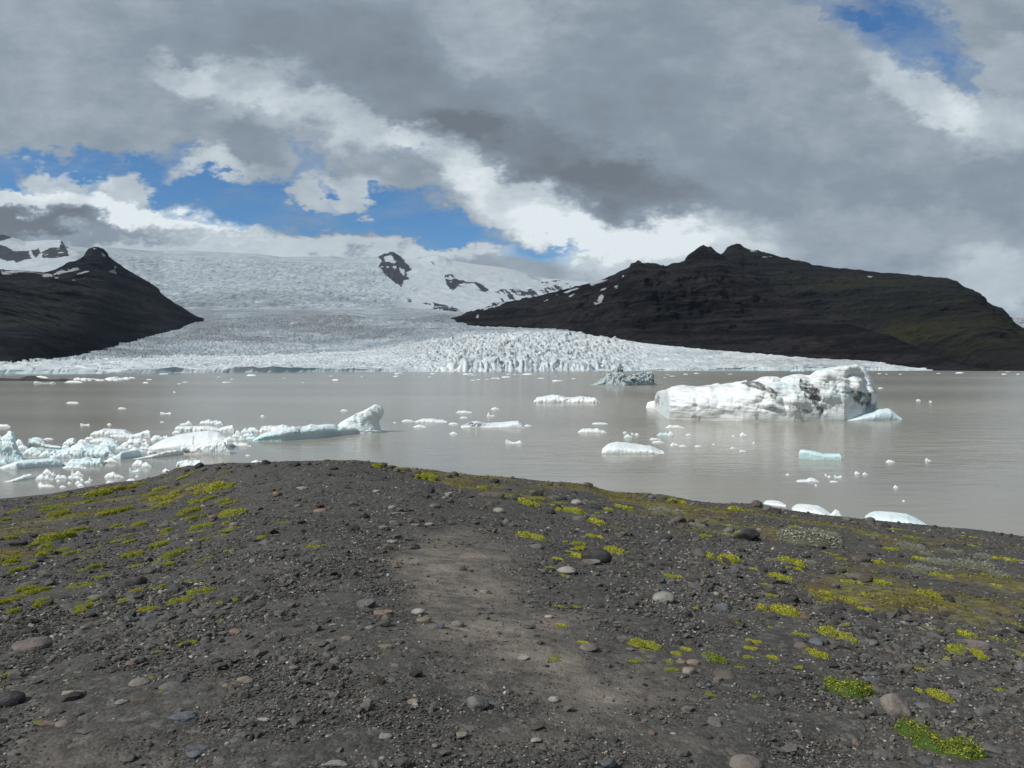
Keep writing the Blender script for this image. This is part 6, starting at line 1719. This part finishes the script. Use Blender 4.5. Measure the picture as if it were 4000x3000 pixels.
# ------------------------------------------------------------------ labels: what each thing looks like and what it lies beside
LAND = {
    'ice': [("the striped giant iceberg", 3000, 1560), ("the horned iceberg", 1250, 1660), ("the grey jagged iceberg", 2440, 1480), ("the leaf shaped floe", 2470, 1750), ("the white capped aqua block", 3200, 1778), ("the black striped floe", 1920, 1660), ("the tall blue iceberg", 30, 1745),
            ("the large sloping slab", 730, 1720), ("the black dirt striped ridged floe", 800, 1750), ("the dark islet", 110, 1478), ("the rubble topped floe", 2210, 1560), ("the gravel bank", 2900, 2000), ("the upright thin spire", 286, 1840), ("the long smooth blue slab", 116, 1812), ("the pale blue ice pile", 330, 1760), ("the broken black ice blocks", 300, 1740), ("the flat topped shaded slab", 433, 1688), ("the black rock in the water", 391, 1885), ("the humped low floe", 3150, 1875), ("the upturned ended floe", 2312, 1681)],
    'stone': [("the pinkish boulder", 3498, 2750), ("the dark shaggy boulder", 2326, 2163), ("the pale domed stone", 2592, 2327), ("the pale bean shaped stone", 2213, 2223), ("the dark block on the slope", 2916, 2082), ("the black cobble at the border", 40, 2722), ("the wide brown stone", 126, 2515), ("the grey boulder on gravel", 1860, 2744), ("the big boulder cut by the bottom edge", 2913, 2980),
              ("the blue grey boulder at the bottom edge", 2378, 2980), ("the grey angular stone by the path", 1432, 2357), ("the dusty path", 1850, 2280), ("the crest of the mound", 1250, 1815), ("the brown boulder with moss", 3359, 2250), ("the flat boulder on moss", 3806, 2510), ("the big green cushion", 3650, 2890), ("the green cushion by the boulder", 3310, 2693), ("the long silver willow", 3165, 2117), ("the right hand moss slope", 3800, 2250), ("the dark pyramid stone", 547, 2265),
              ("the left shoreline", 250, 1930), ("the pale slab at the bottom edge", 1307, 2980), ("the pale patch of dust", 2380, 2730), ("the dark round cobble", 3699, 2333), ("the reddish slab", 196, 2824)],
}
LAND['plant'] = LAND['stone']


def write_labels():
    used = {}
    items = []
    for o, kind, desc, px, py in THINGS:
        if not desc:
            continue
        items.append((o, kind, desc, px, py))

    def rel(px, py, lx, ly, yscale):
        dx, dy = px - lx, (py - ly) * yscale
        if abs(dx) < 25 and abs(dy) < 25:
            return None
        if abs(dx) > 2.2 * abs(dy):
            return 'right of' if dx > 0 else 'left of'
        if abs(dy) > 2.2 * abs(dx):
            return 'in front of' if dy > 0 else 'behind'
        return ('in front and right of' if dx > 0 else 'in front and left of') if dy > 0 else ('behind and right of' if dx > 0 else 'behind and left of')

    taken = set()
    by = {}
    for it in items:
        by.setdefault((it[1], it[2]), []).append(it)
    for (kind, desc), group in by.items():
        for o, _, _, px, py in sorted(group, key=lambda t: t[4]):
            ys = 2.4
            near = sorted(LAND[kind], key=lambda L: math.hypot(px - L[1], (py - L[2]) * ys))
            lab = None
            for L in near:
                d = math.hypot(px - L[1], (py - L[2]) * ys)
                if d < 45 and False:
                    continue
                r_ = rel(px, py, L[1], L[2], ys)
                if r_ is None:
                    continue
                far = 'close ' if d < 160 else '' if d < 520 else 'far '
                cand = "%s %s%s %s" % (desc, far, r_, L[0])
                if len(cand.split()) > 16:
                    continue
                if cand not in taken:
                    lab = cand
                    break
            lab = lab or desc + " lying apart from the others"
            taken.add(lab)
            o['label'] = lab


write_labels()


def build_haze():
    m = bpy.data.materials.new("thin_air")
    m.use_nodes = True
    g = NT(m.node_tree)
    g.n.clear()
    out = g.node('ShaderNodeOutputMaterial')
    pv = g.node('ShaderNodeVolumePrincipled')
    pv.inputs['Color'].default_value = (0.62, 0.80, 1.0, 1)
    pv.inputs['Density'].default_value = HAZE
    pv.inputs['Anisotropy'].default_value = 0.2
    g.l.new(pv.outputs[0], out.inputs['Volume'])
    x0, x1, y0, y1, z0, z1 = -16000, 16000, -4000, 17000, -14, 2300
    v = np.array([(x, y, z) for x in (x0, x1) for y in (y0, y1) for z in (z0, z1)], float)
    f = np.array([(0, 1, 3, 2), (4, 6, 7, 5), (0, 4, 5, 1), (2, 3, 7, 6), (0, 2, 6, 4), (1, 5, 7, 3)])
    link("haze", new_mesh("haze", v, f, m, False), kind='stuff', label="thin pale air that fades the far ice", cat='haze')


HAZE = 0.9e-5
build_haze()
